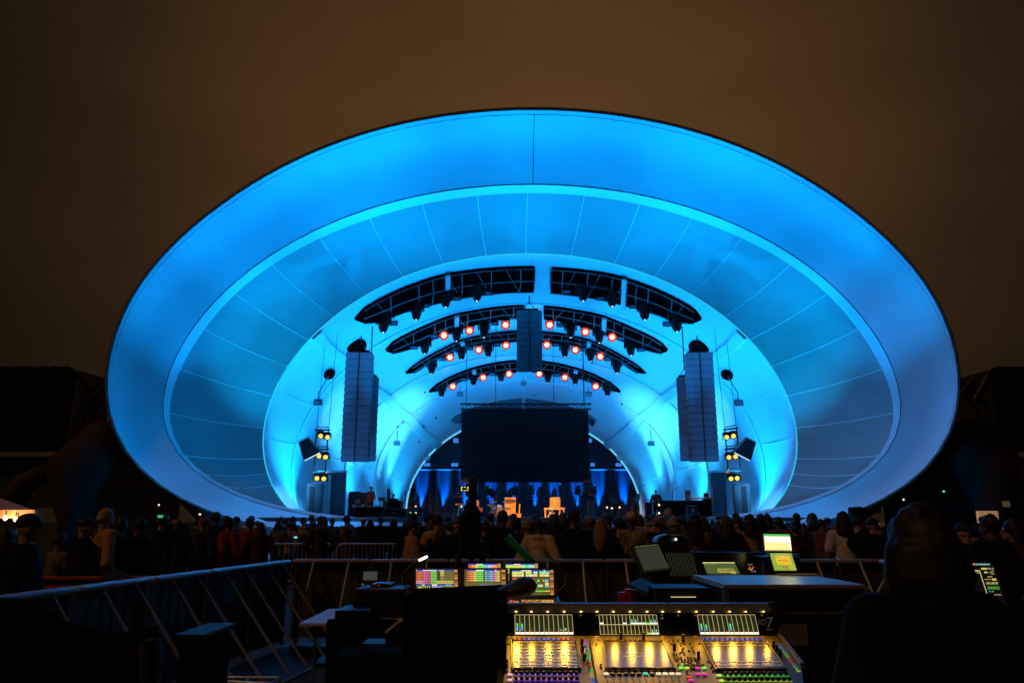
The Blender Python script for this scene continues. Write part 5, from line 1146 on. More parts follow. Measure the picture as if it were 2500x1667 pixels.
f.rect(0, .66, .9, .81, (.06, .045, .01), 1.0); f.text('09:13:12', .19, .735, .115, YEL, 1.6, .005, 1.0); f.text('00:00:00.00', .505, .735, .115, (.55, .55, 1), 1.6, .005, .62); f.text('11.12.2024', .78, .735, .115, YEL, 1.6, .005, .72)
side_strip(f); faces.append(f)
# screen 2
f = scr(1134, 1234, 1390, 1448, YL); f.rect(0, 0, 1, 1, OLV, 1.0, .001); f.rect(.06, 0, .86, .05, (.02, .06, .45), 1.2); f.rect(.28, .01, .47, .05, WHT, 1, .004); f.rect(.74, .0, .78, .05, YEL, 1, .004)
c2 = [RED, RED, ORG_, ORG_, YEL, YEL, GRN, GRN, GRN, GRN, None, CYN, (.1, .3, .55), (.1, .3, .6), CYN, (.3, .4, .75), MAG, PNK, YEL, YEL]
cells(f, .06, .86, .06, .52, 20, 5, lambda i, j: c2[i], 1.0, .9, .7)
for b in (.56, .60, .64, .80, .83): f.rect(.06, b, .86, b + .012, (.25, .22, .05), 1.0)
for k, (a, w, c) in enumerate(((.36, .08, (.1, .25, .75)), (.47, .07, (.1, .3, .7)), (.55, .06, (.1, .3, .75)), (.69, .12, (.3, .7, .3)))): f.rect(a, .64, a + w, .70, c, 1.0, .004); f.rect(a, .71, a + w * .8, .735, c, 1, .004)
f.rect(.06, .86, .8, .868, ORG_, 1.0); f.rect(.06, .5, .065, .86, ORG_, 1.0); side_strip(f, .90, 1.0); faces.append(f)
# screen 3
f = scr(1250, 1351, 1391, 1452, YL); f.rect(0, 0, 1, 1, OLV, 1.0, .001); f.rect(0, 0, .90, .05, (.02, .06, .45), 1.2); f.rect(.22, .01, .46, .05, WHT, 1, .004); f.rect(.76, 0, .81, .05, YEL, 1, .004)
YG = (.55, .85, .12); c3_ = [YG, YG, YEL, YG, YG, YG, None, YG, YG, YG, OLD, (.5, .7, .7), (.5, .8, .6), None, GRN, (.3, .8, .5), (.3, .75, .6), GRN, (.3, .7, .6)]
cells(f, 0, .90, .06, .16, 19, 1, lambda i, j: c3_[i], 1.1, .92, .95); cells(f, 0, .90, .17, .27, 19, 1, lambda i, j: None if i in (6, 13) else (YEL, WHT, YEL, (.95, .8, .3))[i % 4], 1.0, .92, .9)
f.rect(.01, .32, .11, .37, RED, 1.0)
for a, b, w, h, c in ((.36, .38, .06, .07, PNK), (.47, .38, .06, .07, PNK), (.61, .38, .05, .09, GRN), (.73, .38, .05, .08, ORG_), (.79, .38, .08, .10, CYN), (.54, .48, .05, .10, YEL), (.79, .50, .09, .12, YEL), (.45, .58, .09, .10, YEL), (.62, .58, .12, .10, (.45, .75, .35)), (.79, .63, .10, .06, CYN), (.52, .82, .28, .04, GRN), (.8, .82, .1, .04, YEL)): f.rect(a, b, a + w, b + h, c, 1.0)
for a in (.74, .80, .86): f.rect(a, .88, a + .045, .94, (.12, .05, .02), 1.0)
side_strip(f); faces.append(f)
for f in faces:
    mb = MB(); bezel(mb, f); m_ = mk('monitor', mb, M_plastic, desk); f.done('screen_picture', m_)
    q = f.p(.5, .5, .03); a_ = point(q + f.n * .25, .35, (1, .75, .35), .05, 'screen_light')
for k, (x, y, c) in enumerate(((1213, 1466, YEL), (1219, 1466, GRN), (1216, 1472, YEL), (1214, 1477, CYN), (1247, 1467, RED), (1255, 1468, RED), (1262, 1469, AMB))):
    p = at(x, y, 6.35); mb = MB(); mb.box(p, (.018, .01, .016)); mk('lit_key', mb, E(c, 1.0), desk)
for r_ in range(3):
    for k in range(14):
        x = 1276 + k * 5.6; p = at(x, 1465 + r_ * 4, 6.4 - r_ * .03); mb = MB(); mb.box(p, (.014, .012, .008)); mk('lit_key', mb, E(AMB if k < 9 or r_ == 0 else (1.0, .55, .05), .5 if (k + r_) % 3 and k < 9 else 1.2), desk)
# smaller desk behind with two screens
d2 = thing('lighting_desk', at(1230, 1420, 7.9), 'second lighting desk mostly hidden behind the first with two thin strips of screen showing', 'lighting desk')
for x0, x1 in ((1144, 1222), (1235, 1313)):
    f = scr(x0, x1, 1375.5, 1418, 7.9); f.rect(0, 0, 1, 1, OLV, 1.0, .001); f.rect(0, 0, .90, .06, (.02, .06, .45), 1.2); f.rect(.25, .02, .45, .06, WHT, 1, .004)
    cols = [RED, ORG_, YEL, GRN, GRN, CYN, (.5, .6, .8), PNK, ORG_] if x0 < 1200 else [YG, YG, YG, YEL, YG, (.5, .8, .6), GRN, (.4, .8, .6), (.4, .8, .6)]
    cells(f, .0, .9, .07, .25, 9, 1, lambda i, j: cols[i], 1.0, .95, .95); cells(f, .0, .9, .3, .6, 9, 2, lambda i, j: cols[i], 1.0)
    f.rect(.91, 0, 1, 1, AMB, .8, .004); mb = MB(); bezel(mb, f, .05); m_ = mk('monitor', mb, M_plastic, d2); f.done('screen_picture', m_)
mb = MB(); mb.box((at(1228, 1420, 8).x, 8.0, .98), (.9, .5, .18), bev=.03); mk('body', mb, M_plastic, d2)
# gooseneck lamps
for pts, tip, lab in (([(1006, 1455), (982, 1420), (985, 1398), (1010, 1374), (1022, 1368)], ((1023, 1367), (1043, 1358)), 'gooseneck desk lamp with a bright tip left of the three screens'), ([(1352, 1450), (1377, 1430), (1380, 1405), (1355, 1370), (1331, 1355)], None, 'dark gooseneck desk lamp right of the three screens')):
    t = thing('gooseneck_lamp', at(*pts[0], 6.9), lab, 'lamp', 'gooseneck lamps of the lighting desk'); mb = MB(); P3 = [at(x, y, 6.9) for x, y in pts]; sm = []
    for i in range(len(P3) - 1):
        for k in range(5): 
            a_, b_, c_, d_ = P3[max(i - 1, 0)], P3[i], P3[i + 1], P3[min(i + 2, len(P3) - 1)]; q = k / 5; sm.append(.5 * ((2 * b_) + (c_ - a_) * q + (2 * a_ - 5 * b_ + 4 * c_ - d_) * q * q + (3 * b_ - a_ - 3 * c_ + d_) * q ** 3))
    sm.append(P3[-1]); mb.tube(sm, .006, 6); mk('neck', mb, M_black, t)
    if tip: mb = MB(); mb.tube([at(*tip[0], 6.9), at(*tip[1], 6.88)], .010, 8); mk('tip', mb, emis('lamp_tip', (1, .85, .55), 4), t)
    else: mb = MB(); mb.tube([P3[-1], at(1328, 1353, 6.9)], .013, 8); mb.tube([P3[-1] + Vector((0, 0, -.01)), P3[-2]], .003, 4); mk('tip', mb, M_black, t)
# ================================================================== big mixing console
Yk, zk, sl = 4.18, 1.17, .17
SC = zk - sl * Yk                                  # surface z = SC + sl*Y
def sf(px, py, h=0):
    d = ray(px, py); t = (SC - CAMZ) / (d.z - sl * d.y); return CAM + d * t + Vector((0, -sl, 1)).normalized() * h
def mt(px, py, h=0): 
    p = plane(px, py, 3.329, -.727); return p + Vector((0, -1, .727)).normalized() * h
NS_ = Vector((0, -sl, 1)).normalized(); XS = Vector((1, 0, 0)); YS_ = NS_.cross(XS)
MS = Matrix((XS, YS_, NS_)).transposed()
con = thing('mixing_console', sf(1560, 1600), 'large mixing console glowing yellow under its lamp strip, bottom centre right of the photo', 'mixing console')
M_con = mat('brushed_console_metal', (.060, .053, .045), .40, .1, var=.12, vscale=30, stretch=(1, 18, 1), bump=.05, bscale=120)
M_gls = mat('console_screen_glass', (.075, .06, .035), .24, spec=.6, var=.15, vscale=14)
M_knob = mat('rubber_knob', (.02, .02, .022), .45); M_btn = mat('grey_console_button', (.42, .38, .34), .35)
xl, xr = sf(1229, 1552).x, sf(1897, 1552).x; yb, yf = Yk + .0, 3.25; zf = lambda y: SC + sl * y
mb = MB(); r1, r2 = sf(1956, 1622), sf(1962, 1667); o = [(xl, yb), (xr + .0, yb), (r1.x, r1.y), (r2.x, r2.y), (r2.x - .01, yf), (xl, yf)]
n_ = len(o); top = [Vector((x, y, zf(y))) for x, y in o]; bot = [Vector((x, y, zf(y) - .16)) for x, y in o]; mb._add(top + bot, [tuple(range(n_)), tuple(range(n_, 2 * n_))[::-1]] + [(i, (i + 1) % n_, n_ + (i + 1) % n_, n_ + i) for i in range(n_)]); mk('control_surface', mb, M_con, con)
for x, x2, y2 in ((xl - .012, xl - .012, 3.3), (xr + .016, r1.x + .006, r1.y)):
    mb = MB(); mb.prism([Vector((x - .010, yb + .02, zf(yb) + .012)), Vector((x2 - .010, y2, zf(y2) + .008)), Vector((x2 - .010, y2, zf(y2) - .2)), Vector((x - .010, yb + .02, zf(yb) - .2))], (.020, 0, 0)); mk('end_cheek', mb, mat('console_edge_trim', (.16, .14, .11), .4, .4), con)
mb = MB(); P = [mt(1232, 1495), mt(1893, 1495), mt(1899, 1553), mt(1229, 1553)]; mb.prism(P, Vector((0, .05, .0))); mk('meter_bridge', mb, mat('gloss_black_bridge', (.006, .006, .007), .12), con)
bz = at(1228, 1484, 4.30).z; mb = MB(); pr = []
for k in range(9): A = math.pi * k / 8; pr.append((4.30 - .045 * math.cos(A) , bz - .02 + .05 * math.sin(A)))
pr += [(4.345, bz - .07), (4.25, bz - .05)]
xa, xb = at(1229, 1484, 4.3).x, at(1890, 1484, 4.3).x; mb.prism([Vector((xa, y, z)) for y, z in pr], (xb - xa, 0, 0)); mk('visor_bar', mb, mat('satin_visor', (.34, .36, .40), .38, .5, var=.1), con)
mb = MB(); mb.ell((xb - .01, 4.30, bz - .03), (.07, .055, .065), 16, 10); mk('visor_cap', mb, M_plastic, con, smooth='all')
mb = MB()
for x in (xl + .15, xr - .15): mb.box((x, 3.8, .5), (.08, .6, 1.0), bev=.02)
mb.box(((xl + xr) / 2, 3.8, .06), (xr - xl, .7, .08)); mk('stand', mb, M_black, con)
# lamps under the visor
M_led = emis('console_lamp', (1, .62, .15), 2.2)
for i, px in enumerate((1260, 1297, 1337, 1377, 1418, 1457, 1497, 1538, 1579, 1617, 1657, 1699, 1740, 1780, 1819, 1862)):
    p = mt(px, 1496.5, .018); mb = MB(); mb.ell(p, (.007, .005, .004), 8, 6); mk('visor_lamp', mb, M_led, con)
    str_ = (3.4, 1.5, 1.5, 3.2, .5, 2.2, 1.5, 1.6, 2.4, 1.6, 1.2, .9, 1.6, 2.2, 1.7, .7)[i]
    spot(p + Vector((0, -.05, -.004)), p + Vector((0, -.20, -.16)), str_ * .72, (1, .46, .03), 110, .8, .006, 'visor_light')
# meters
def meterface(x0, x1, x2, n, rows_, act, name):
    f = Face(mt(x0, 1500), mt(x1, 1500), mt(x2, 1549)); f.rect(0, 0, 1, 1, (.012, .010, .006), 1.0, .002)
    LC = (.60, .50, .18)
    for r_ in range(rows_):
        b0, b1 = r_ / rows_, (r_ + 1) / rows_
        for k in range(n + 1): f.rect(k / n - .004, b0, k / n + .004, b1, LC, 1.0, .003)
        f.rect(0, b0, 1, b0 + .018, LC, 1.2, .003); f.rect(0, b1 - .012, 1, b1, LC, 1.2, .003)
        for k in range(n):
            a = act.get((k, r_)); lab = rows_ == 1 or (k, r_) in act
            if lab: f.rect((k + .08) / n, b1 - .12 / (1 + .3 * (rows_ - 1)), (k + .94) / n, b1 - .02, WHT if a != 'g' else GRN, 1.3, .0035)
            if rows_ == 1 or lab:
                for t_ in range(8): f.rect((k + .1) / n, b0 + (b1 - b0) * (.08 + t_ * .095), (k + .22) / n, b0 + (b1 - b0) * (.10 + t_ * .095), (YEL, ORG_, RED)[0 if t_ > 2 else 2], .6, .0035)
                f.rect((k + .42) / n, b0 + (b1 - b0) * .1, (k + .66) / n, b1 - (b1 - b0) * .2, (.01, .035, .01), 1, .003)
            if isinstance(a, float):
                hh = (b1 - b0) * a; bb = b1 - (b1 - b0) * .20; f.rect((k + .30) / n, bb - hh, (k + .62) / n, bb - hh * .5, (.10, .85, .25), 1.0, .0036); f.rect((k + .30) / n, bb - hh * .5, (k + .62) / n, bb, (.08, .4, .9), 1.1, .0036)
    return f.done(name, con)
meterface(1257, 1396, 1258, 12, 1, {(0, 0): .36, (1, 0): .34, (10, 0): .12, (9, 0): .05}, 'channel_meters')
meterface(1462, 1602, 1466, 15, 2, {(0, 0): 0, (6, 0): 1, (8, 0): .3, (9, 0): .3, (10, 0): 1, (11, 0): 1, (12, 0): 'g', (12, 1): 'g', (13, 0): .25, (14, 0): .25, (13, 1): .3, (14, 1): .3}, 'channel_meters')
meterface(1702, 1842, 1710, 12, 1, {(0, 0): .34, (1, 0): .30, (6, 0): .34}, 'channel_meters')
f = Face(mt(1852, 1507), mt(1888, 1507), mt(1853, 1540)); f.text('SD', .22, .36, .42, (.20, .18, .13), .15, .004, .9); f.text('7', .72, .42, .85, (.22, .20, .14), .15, .004, 1.0)
f.rect(.45, .86, .9, .93, (.2, .18, .12), .15, .004); lg = f.done('lettering', con)
f = Face(mt(1610, 1507), mt(1622, 1507), mt(1610, 1512)); f.text('CA', .5, .5, .8, (.5, .35, .35), .6, .004); f.done('lettering', con)
# screens set in the surface
def surfscreen(tl, tr, br, bl, kind):
    P = [sf(*tl, .004), sf(*tr, .004), sf(*br, .004), sf(*bl, .004)]; c = sum(P, Vector()) / 4; mb = MB(); mb.prism([c + (p - c) * 1.0 for p in P], NS_ * .004); s_ = mk('touch_screen', mb, M_gls, con)
    Q = [c + (p - c) * 1.06 for p in P]; mb = MB()
    for i in range(4): mb.tube([Q[i] + NS_ * .001, Q[(i + 1) % 4] + NS_ * .001], .005, 6)
    mk('bezel', mb, mat('console_edge_trim', (.16, .14, .11), .4, .4), s_)
    f = Face(sf(*tl, .0092), sf(*tr, .0092), sf(*bl, .0092)); f.u2 = None
    def q(a, b): return sf(tl[0] + (tr[0] - tl[0]) * a * (1 - b) + (bl[0] - tl[0]) * b + (br[0] - bl[0]) * a * b - 0, tl[1] + (bl[1] - tl[1]) * b, .0096)
    mbs = MB(); ms = []
    def rc(a0, b0, a1, b1, col, e):
        M_ = E(col, e)
        if M_ not in ms: ms.append(M_)
        mbs.m = ms.index(M_); mbs._add([q(a0, b0), q(a0, b1), q(a1, b1), q(a1, b0)], [(0, 1, 2, 3)])
    if kind == 'grid':
        for i in range(12):
            for j in range(8):
                if (i + j * 5) % 7 == 0: continue
                col = (.55, .50, .38) if i not in (4,) else (.75, .38, .05)
                rc(i / 12 + .008, j / 8 + .02, (i + .86) / 12, (j + .42) / 8, col, .34)
    elif kind == 'logo':
        for k in range(26): rc(.04 + rnd.random() * .3, .55 + rnd.random() * .3, 0, 0, OLD, .1) if False else None
    else:
        for j in (0, 1, 6, 7):
            for i in range(12): rc(i / 12 + .008, j / 8 + .02, (i + .86) / 12, (j + .42) / 8, (.55, .45, .3), .30)
    if ms: mk('screen_picture', mbs, ms, s_)
    if kind == 'logo':
        for txt, py, sz, w in (('DiGiCo', 1598, .016, 1.2), ('Quantum7', 1606, .018, 1.0)):
            O = sf(1549, py, .0095); M = Matrix(((1 * w, 0, 0, O.x), (0, YS_.y, NS_.y, O.y), (0, YS_.z, NS_.z, O.z), (0, 0, 0, 1))); tm = text_mesh(txt, sz * 1.4, M, .0004); mk('logo_lettering', tm, E((.6, .5, .25), .5), s_)
surfscreen((1253, 1568), (1404, 1568), (1413, 1632), (1255, 1632), 'grid'); surfscreen((1475, 1569), (1615, 1569), (1643, 1632), (1484, 1632), 'logo'); surfscreen((1719, 1569), (1867, 1569), (1914, 1633), (1752, 1633), 'rows')
# knobs with lit rings, buttons, faders : single prototypes then copies
def knob(px, py, col, es, r=.0085, h=.018):
    key = ('knob', col, es, r)
    if key not in PROTO:
        mb = MB(); mb.lathe([(r, 0), (r * .92, h * .6), (r * .72, h), (r * .3, h)], (0, 0, 0), 14); k = mk('knob', mb, M_knob, con, smooth=True, local=True)
        mb = MB(); mb.lathe([(r * 1.05, .0008), (r * 1.45, .0008), (r * 1.45, .003), (r * 1.05, .003)], (0, 0, 0), 18); mk('lit_ring', mb, E(col, es), k, local=True)
        mb = MB(); mb.box((0, r * .5, h * .8), (.0015, r * .5, .003)); mk('pointer', mb, M_btn, k, local=True); PROTO[key] = k; o = k
    else:
        k = PROTO[key]; o = k.copy(); COL.objects.link(o)
        for ch in k.children: c2 = ch.copy(); COL.objects.link(c2); c2.parent = o
    o.location = sf(px, py, 0) - con.location; o.rotation_euler = MS.to_euler(); return o
PROTO = {}
def button(name, px, py, m, w, d_, h=.006, rnd_=False):
    key = (name, m.name, w, d_)
    if key not in PROTO:
        mb = MB(); mb.lathe([(w / 2, 0), (w / 2, h * .7), (w * .3, h)], (0, 0, 0), 10) if rnd_ else mb.box((0, 0, h / 2), (w, d_, h), bev=.0015); o = mk(name, mb, m, con, smooth=rnd_, local=True); PROTO[key] = o
    else: o = PROTO[key].copy(); COL.objects.link(o)
    o.location = sf(px, py, 0) - con.location; o.rotation_euler = MS.to_euler(); return o
for k in range(12):
    x = 1262 + k * 12.0; knob(x, 1560, (.8, .02, .10) if k in (0, 1, 9, 10, 11) else (.03, .10, .9), .9, .0075, .008)
    knob(1721 + k * 12.15, 1560, (.02, .08, .9), .9, .0075, .008)
    for r_, y in enumerate((1647, 1660)):
        knob(1260 + k * (13.4 + r_ * .1), y, (.22, .05, .9) if (k + r_) % 3 else (.5, .08, .75), .4); knob(1770 + r_ * 8 + k * 13.6, y + 2, (.05, .85, .10) if r_ == 0 else (.55, .75, .08), .4)
MW, MD, MT = emis('lit_cream_button', (1, .8, .5), .9), mat('dark_button', (.05, .05, .05), .4), emis('lit_teal_button', (.0, .6, .4), .9)
for i, px in enumerate((1480, 1496, 1512, 1528, 1544, 1560, 1576, 1592.7, 1608, 1624, 1640, 1656)):
    m = (MW, MD, MD, MD, MD, MD, MT, MD, MW, MW, MW, MW)[i]; button('select_button', px, 1645, m, .022, .016); button('cue_button', px - 1, 1638, mat('amber_cap', (.7, .5, .2), .4), .014, .009)
    button('fader_slot', px + 2, 1661, M_cloth_black, .003, .05, .001)
EG, EY, ER, EM, EP = emis('lit_green_button', (.15, .85, .1), .9), emis('lit_lime_button', (.55, .85, .05), .9), emis('lit_red_button', (.9, .03, .05), .9), emis('lit_magenta_button', (.8, .02, .35), .9), emis('lit_pink_button', (1, .45, .6), .8)
for px, py, m in ((1662.7, 1631, EG), (1677, 1631, EY), (1691, 1631, MD), (1704.6, 1631, EM), (1718.6, 1631, EG), (1703, 1646, EM), (1720, 1646, EM), (1683, 1653, ER), (1687, 1661, EM), (1245, 1647, EP), (1245, 1660, EP), (1755, 1649, EY), (1762, 1662, EY)): button('colour_button', px, py, m, .021, .015)
rb = []
for y, xs in {815: (490, 535, 575, 665, 705, 760), 842: (505, 540, 585, 630, 670, 715, 775), 873: (540, 585, 625, 670, 710, 790), 912: (540, 632, 672, 712, 752, 792, 832, 872), 770: (478, 520, 620), 745: (565, 605, 760), 720: (595, 680, 745), 682: (600, 725), 650: (580,), 620: (437, 570, 695, 825), 588: (405, 470, 535), 565: (460, 525), 545: (780, 840), 865: (945,), 940: (985,), 990: (1010,), 1000: (650,), 1045: (670,)}.items():
    rb += [(1560 + x / 5.6, 1460 + y / 5.6) for x in xs]
rb += [(1160 + x / 5.6, 1460 + y / 5.6) for x, y in ((460, 545), (455, 625), (440, 860), (440, 905), (440, 940), (435, 985), (520, 545), (518, 565), (1685, 570), (1655, 632), (1810, 568), (1935, 568), (2055, 568), (2120, 568), (2185, 568), (2245, 568), (1715, 910), (1720, 940), (1500, 660), (1515, 725), (1528, 785), (1540, 845), (1545, 880), (1555, 925), (1560, 970))]
for px, py in rb[:96]: button('round_button', px, py, M_btn, .011, .011, .007, True)
button('green_pilot', 1560 + 592 / 5.6, 1460 + 912 / 5.6, EG, .011, .011, .007, True); button('red_pilot', 1560 + 395 / 5.6, 1460 + 565 / 5.6, ER, .011, .011, .006, True); button('red_pilot', 1160 + 1875 / 5.6, 1460 + 568 / 5.6, ER, .011, .011, .006, True)
for i in range(22):
    q = i / 21; px, py = 1430 + 19 * q, 1562 + 104 * q; col = ((.6, .05, .8), (.05, .4, .9), (.05, .8, .3), (.05, .8, .3), (.9, .05, .05), (.1, .8, .1), (.6, .7, .05), (.05, .2, .95))[min(7, int(q * 8))]; knob(px, py, col, .9, .005, .006); button('side_button', px + 8, py + 1, M_btn, .010, .010, .007, True)
    px, py = 1902 + 48 * q, 1574 + 64 * q; col = ((.05, .4, .95), (.05, .4, .9), (.05, .8, .2), (.4, .8, .1), (.9, .05, .1), (.9, .05, .1), (.05, .8, .2), (.5, .7, .1))[min(7, int(q * 8))]; knob(px, py, col, .9, .005, .006)
    if i % 2: button('side_button', px - 6, py - 8 + 2, M_btn, .010, .010, .007, True)
for x, y, l in ((1160 + 1460 / 5.6, 1460 + 640 / 5.6, 0), (1160 + 1470 / 5.6, 1460 + 740 / 5.6, 0), (1160 + 1490 / 5.6, 1460 + 850 / 5.6, 0), (1160 + 1995 / 5.6, 1560, 0), (1516.5 + 55, 1560, 0), (1560 + 605 / 5.6, 1565, 0), (1560 + 815 / 5.6, 1460 + 820 / 5.6, 0), (1560 + 485 / 5.6, 1460 + 710 / 5.6, 0), (1889, 1580, 0), (1897, 1590, 0), (1905, 1600, 0)):
    p = sf(x, y); mb = MB(); mb.lathe([(.008, 0), (.0075, .03), (.006, .034)], p, 12, MS); mk('tall_knob', mb, M_knob, con, smooth=True)
# ================================================================== black case and bag left of the console
p0, p1 = at(986, 1458, 3.7), at(1236, 1447, 3.7); t = thing('equipment_rack', ((p0.x + p1.x) / 2, 4.0, 0), 'tall plain black equipment rack between the lighting desk and the mixing console', 'equipment rack')
mb = MB(); zt, zt2 = p0.z, p1.z; mb.prism([Vector((p0.x, 3.7, .05)), Vector((p1.x, 3.7, .05)), Vector((p1.x, 3.7, zt2)), Vector((p0.x, 3.7, zt))], (0, .5, 0)); mk('cabinet', mb, mat('matt_black_rack', (.003, .003, .0035), .95, spec=0), t)
c = at(1260, 1437, 3.9); mb = MB(); M = Euler((0, R(-14), R(8))).to_matrix(); rr = []
for u, h, d_ in ((-.10, .018, .05), (-.06, .038, .07), (0, .052, .085), (.05, .06, .085), (.085, .045, .07), (.10, .012, .04)): rr.append([c + M @ Vector((u, d_ * math.cos(A), h * math.sin(A) * .8)) for A in [k * math.pi / 8 for k in range(16)]])
mb.grid(rr, closed=True); mb.f.append(tuple(range(16))); mb.mi.append(0); mb.f.append(tuple(range(len(mb.v) - 16, len(mb.v)))); mb.mi.append(0)
bg_ = tag(mk('camera_bag', mb, mat('black_nylon_purple_sheen', (.05, .028, .08), .55, bump=.3, bscale=40), smooth='all'), 'dark padded bag with a purple sheen lying across the bottom of the third touch screen', 'bag')  # purple in the base colour stands in for light on its top
# ================================================================== flight case
M_lam = mat('blue_grey_case_laminate', (.34, .37, .40), .32, var=.12, vscale=5, bump=.06, bscale=120)
fl, bl_, fr = atz(1770, 1425, 1.316), atz(1705, 1402, 1.316), atz(2112, 1425, 1.316); x0, x1, y0, y1 = fl.x, fr.x, fl.y, bl_.y
t = thing('flight_case', ((x0 + x1) / 2, (y0 + y1) / 2, 0), 'big flight case with a blue-lit flat top and metal edges right of centre', 'flight case')
mb = MB(); mb.box(((x0 + x1) / 2, (y0 + y1) / 2, 1.298), (x1 - x0, y1 - y0, .03), bev=.004); mk('lid_top', mb, M_lam, t)
mb = MB(); mb.box(((x0 + x1) / 2, (y0 + y1) / 2, .78), (x1 - x0 - .01, y1 - y0 - .01, 1.0)); mk('body', mb, mat('case_side_black', (.015, .013, .012), .55, var=.2, vscale=5), t)
for xx, yy in ((x0, y0), (x1, y0), (x0, y1)): mb = MB(); mb.box((xx, yy, .79), (.035, .035, 1.0)); mk('corner_rail', mb, M_alu, t)
for a_, b_ in (((x0, y0), (x1, y0)), ((x0, y0), (x0, y1))):
    mb = MB(); mb.tube([(a_[0], a_[1], 1.285), (b_[0], b_[1], 1.285)], .016, 6); mb.tube([(a_[0], a_[1], 1.12), (b_[0], b_[1], 1.12)], .011, 6); mk('edge_rail', mb, mat('dull_edge_alu', (.2, .19, .18), .5, .6), t)
for yy in (y0 + .3, y0 + .65): mb = MB(); mb.box((x0 - .012, yy, .95), (.02, .16, .12), bev=.004); mb.tube([(x0 - .03, yy - .05, .92), (x0 - .03, yy + .05, .92)], .008, 6); mk('handle', mb, M_steel, t)
mb = MB(); mb.box((x0 + .45, y0 - .012, .98), (.2, .02, .14), bev=.004); mk('handle', mb, M_steel, t)
for xx in (x0 + .12, x1 - .12):
    for yy in (y0 + .12, y1 - .12): mb = MB(); mb.lathe([(.06, -.02), (.06, .02)], (xx, yy, .07), 14, rot_to((1, 0, 0))); mb.box((xx, yy, .2), (.08, .08, .18)); mk('caster', mb, M_black, t)
# ================================================================== second mixing console behind it
Yc = 7.6
t = thing('mixing_console', at(1760, 1410, Yc), 'second mixing console behind the flight case showing one green start-up screen', 'mixing console')
mb = MB(); p0, p1 = at(1640, 1348, Yc + .2), at(1868, 1348, Yc + .2); mb.box(((p0.x + p1.x) / 2, Yc + .2, p0.z - .2), (p1.x - p0.x, .12, .40), Euler((R(-12), 0, 0)), bev=.01); mk('screen_wall', mb, mat('glossy_black_plastic', (.006, .006, .006), .2), t)
mb = MB(); mb.box(((p0.x + p1.x) / 2, Yc - .15, 1.0), (p1.x - p0.x, .7, .14), bev=.02); mk('body', mb, M_plastic, t)
f = Face(at(1715, 1373, Yc), at(1793, 1373, Yc), at(1727, 1401, Yc - .12)); f.rect(0, 0, 1, 1, (.085, .11, .03), 1.0, .004); f.rect(0, 0, 1, .07, (.75, .72, .3), 1.1, .006); f.rect(.02, .13, .1, .17, (.4, .4, .15), 1, .006); f.rect(.24, .13, .42, .17, (.3, .3, .1), 1, .006)
f.text('DiGiCo', .62, .62, .16, (.75, .65, .1), 1.1, .007, 1.5); f.text('Quantum', .62, .80, .20, (.75, .65, .1), 1.1, .007, 1.1); f.text('338', .80, .95, .14, (.75, .65, .1), 1.1, .007, 1.2)
mb = MB(); bezel(mb, f, .03, .02); m_ = mk('display', mb, M_plastic, t); f.done('screen_picture', m_)
for k in range(11):
    mb = MB(); a_, b_ = at(1626 + k * 6.2, 1350, Yc - .02), at(1640 + k * 6.2, 1404, Yc - .16); mb.tube([a_, b_], .0022, 4); mk('meter_line', mb, mat('dull_green_line', (.10, .12, .08), .6, emit=(.18, .2, .12), es=.25), t)
mb = MB(); mb.prism([at(1612, 1346, Yc + .01), at(1698, 1346, Yc + .01), at(1716, 1408, Yc - .14), at(1632, 1408, Yc - .14)], (0, .03, 0)); mk('meter_panel', mb, mat('dark_green_panel', (.018, .022, .018), .4), t)
for x, y, c_ in ((1829, 1388, ORG_), (1837, 1388, ORG_), (1831, 1384, RED), (1839, 1384, RED), (1833, 1389.5, GRN), (1836, 1394, RED), (1843, 1394, (.3, .3, .9)), (1828, 1377.5, (.2, .3, .1)), (1835, 1377.5, (.2, .3, .1))): mb = MB(); mb.box(at(x, y, Yc - .02), (.014, .008, .010)); mk('pilot_light', mb, E(c_, .7), t)
# tilted side monitor
f = Face(at(1545, 1333, 7.0), at(1607, 1327, 7.15), at(1572, 1397, 6.85)); ts = thing('monitor', at(1590, 1400, 7.0), 'tilted dark monitor with a speckled green border left of the second mixing console', 'monitor')
f.rect(0, 0, 1, 1, (.010, .010, .006), 1.0, .001); f.rect(.07, .09, .93, .93, (.035, .034, .022), 1.0, .002)
for k in range(24):
    if k % 5: f.rect(.05 + k * .037, .02, .07 + k * .037, .055, ((.25, .3, .08), (.12, .2, .06), (.3, .22, .05))[k % 3], 1, .003)
    f.rect(.945, .06 + k * .037, .97, .075 + k * .037, ((.2, .22, .07), (.08, .2, .06))[k % 2], 1, .003)
    if k % 2: f.rect(.02, .06 + k * .037, .035, .075 + k * .037, (.12, .2, .1), 1, .003)
mb = MB(); bezel(mb, f, .04, .03); m_ = mk('panel', mb, M_plastic, ts); f.done('screen_picture', m_); mb = MB(); q = f.p(.5, 1, -.05); mb.tube([q, (q.x, q.y + .1, 0)], .02, 6); mb.box((q.x, q.y + .1, .02), (.4, .4, .03)); mk('stand', mb, M_black, ts)
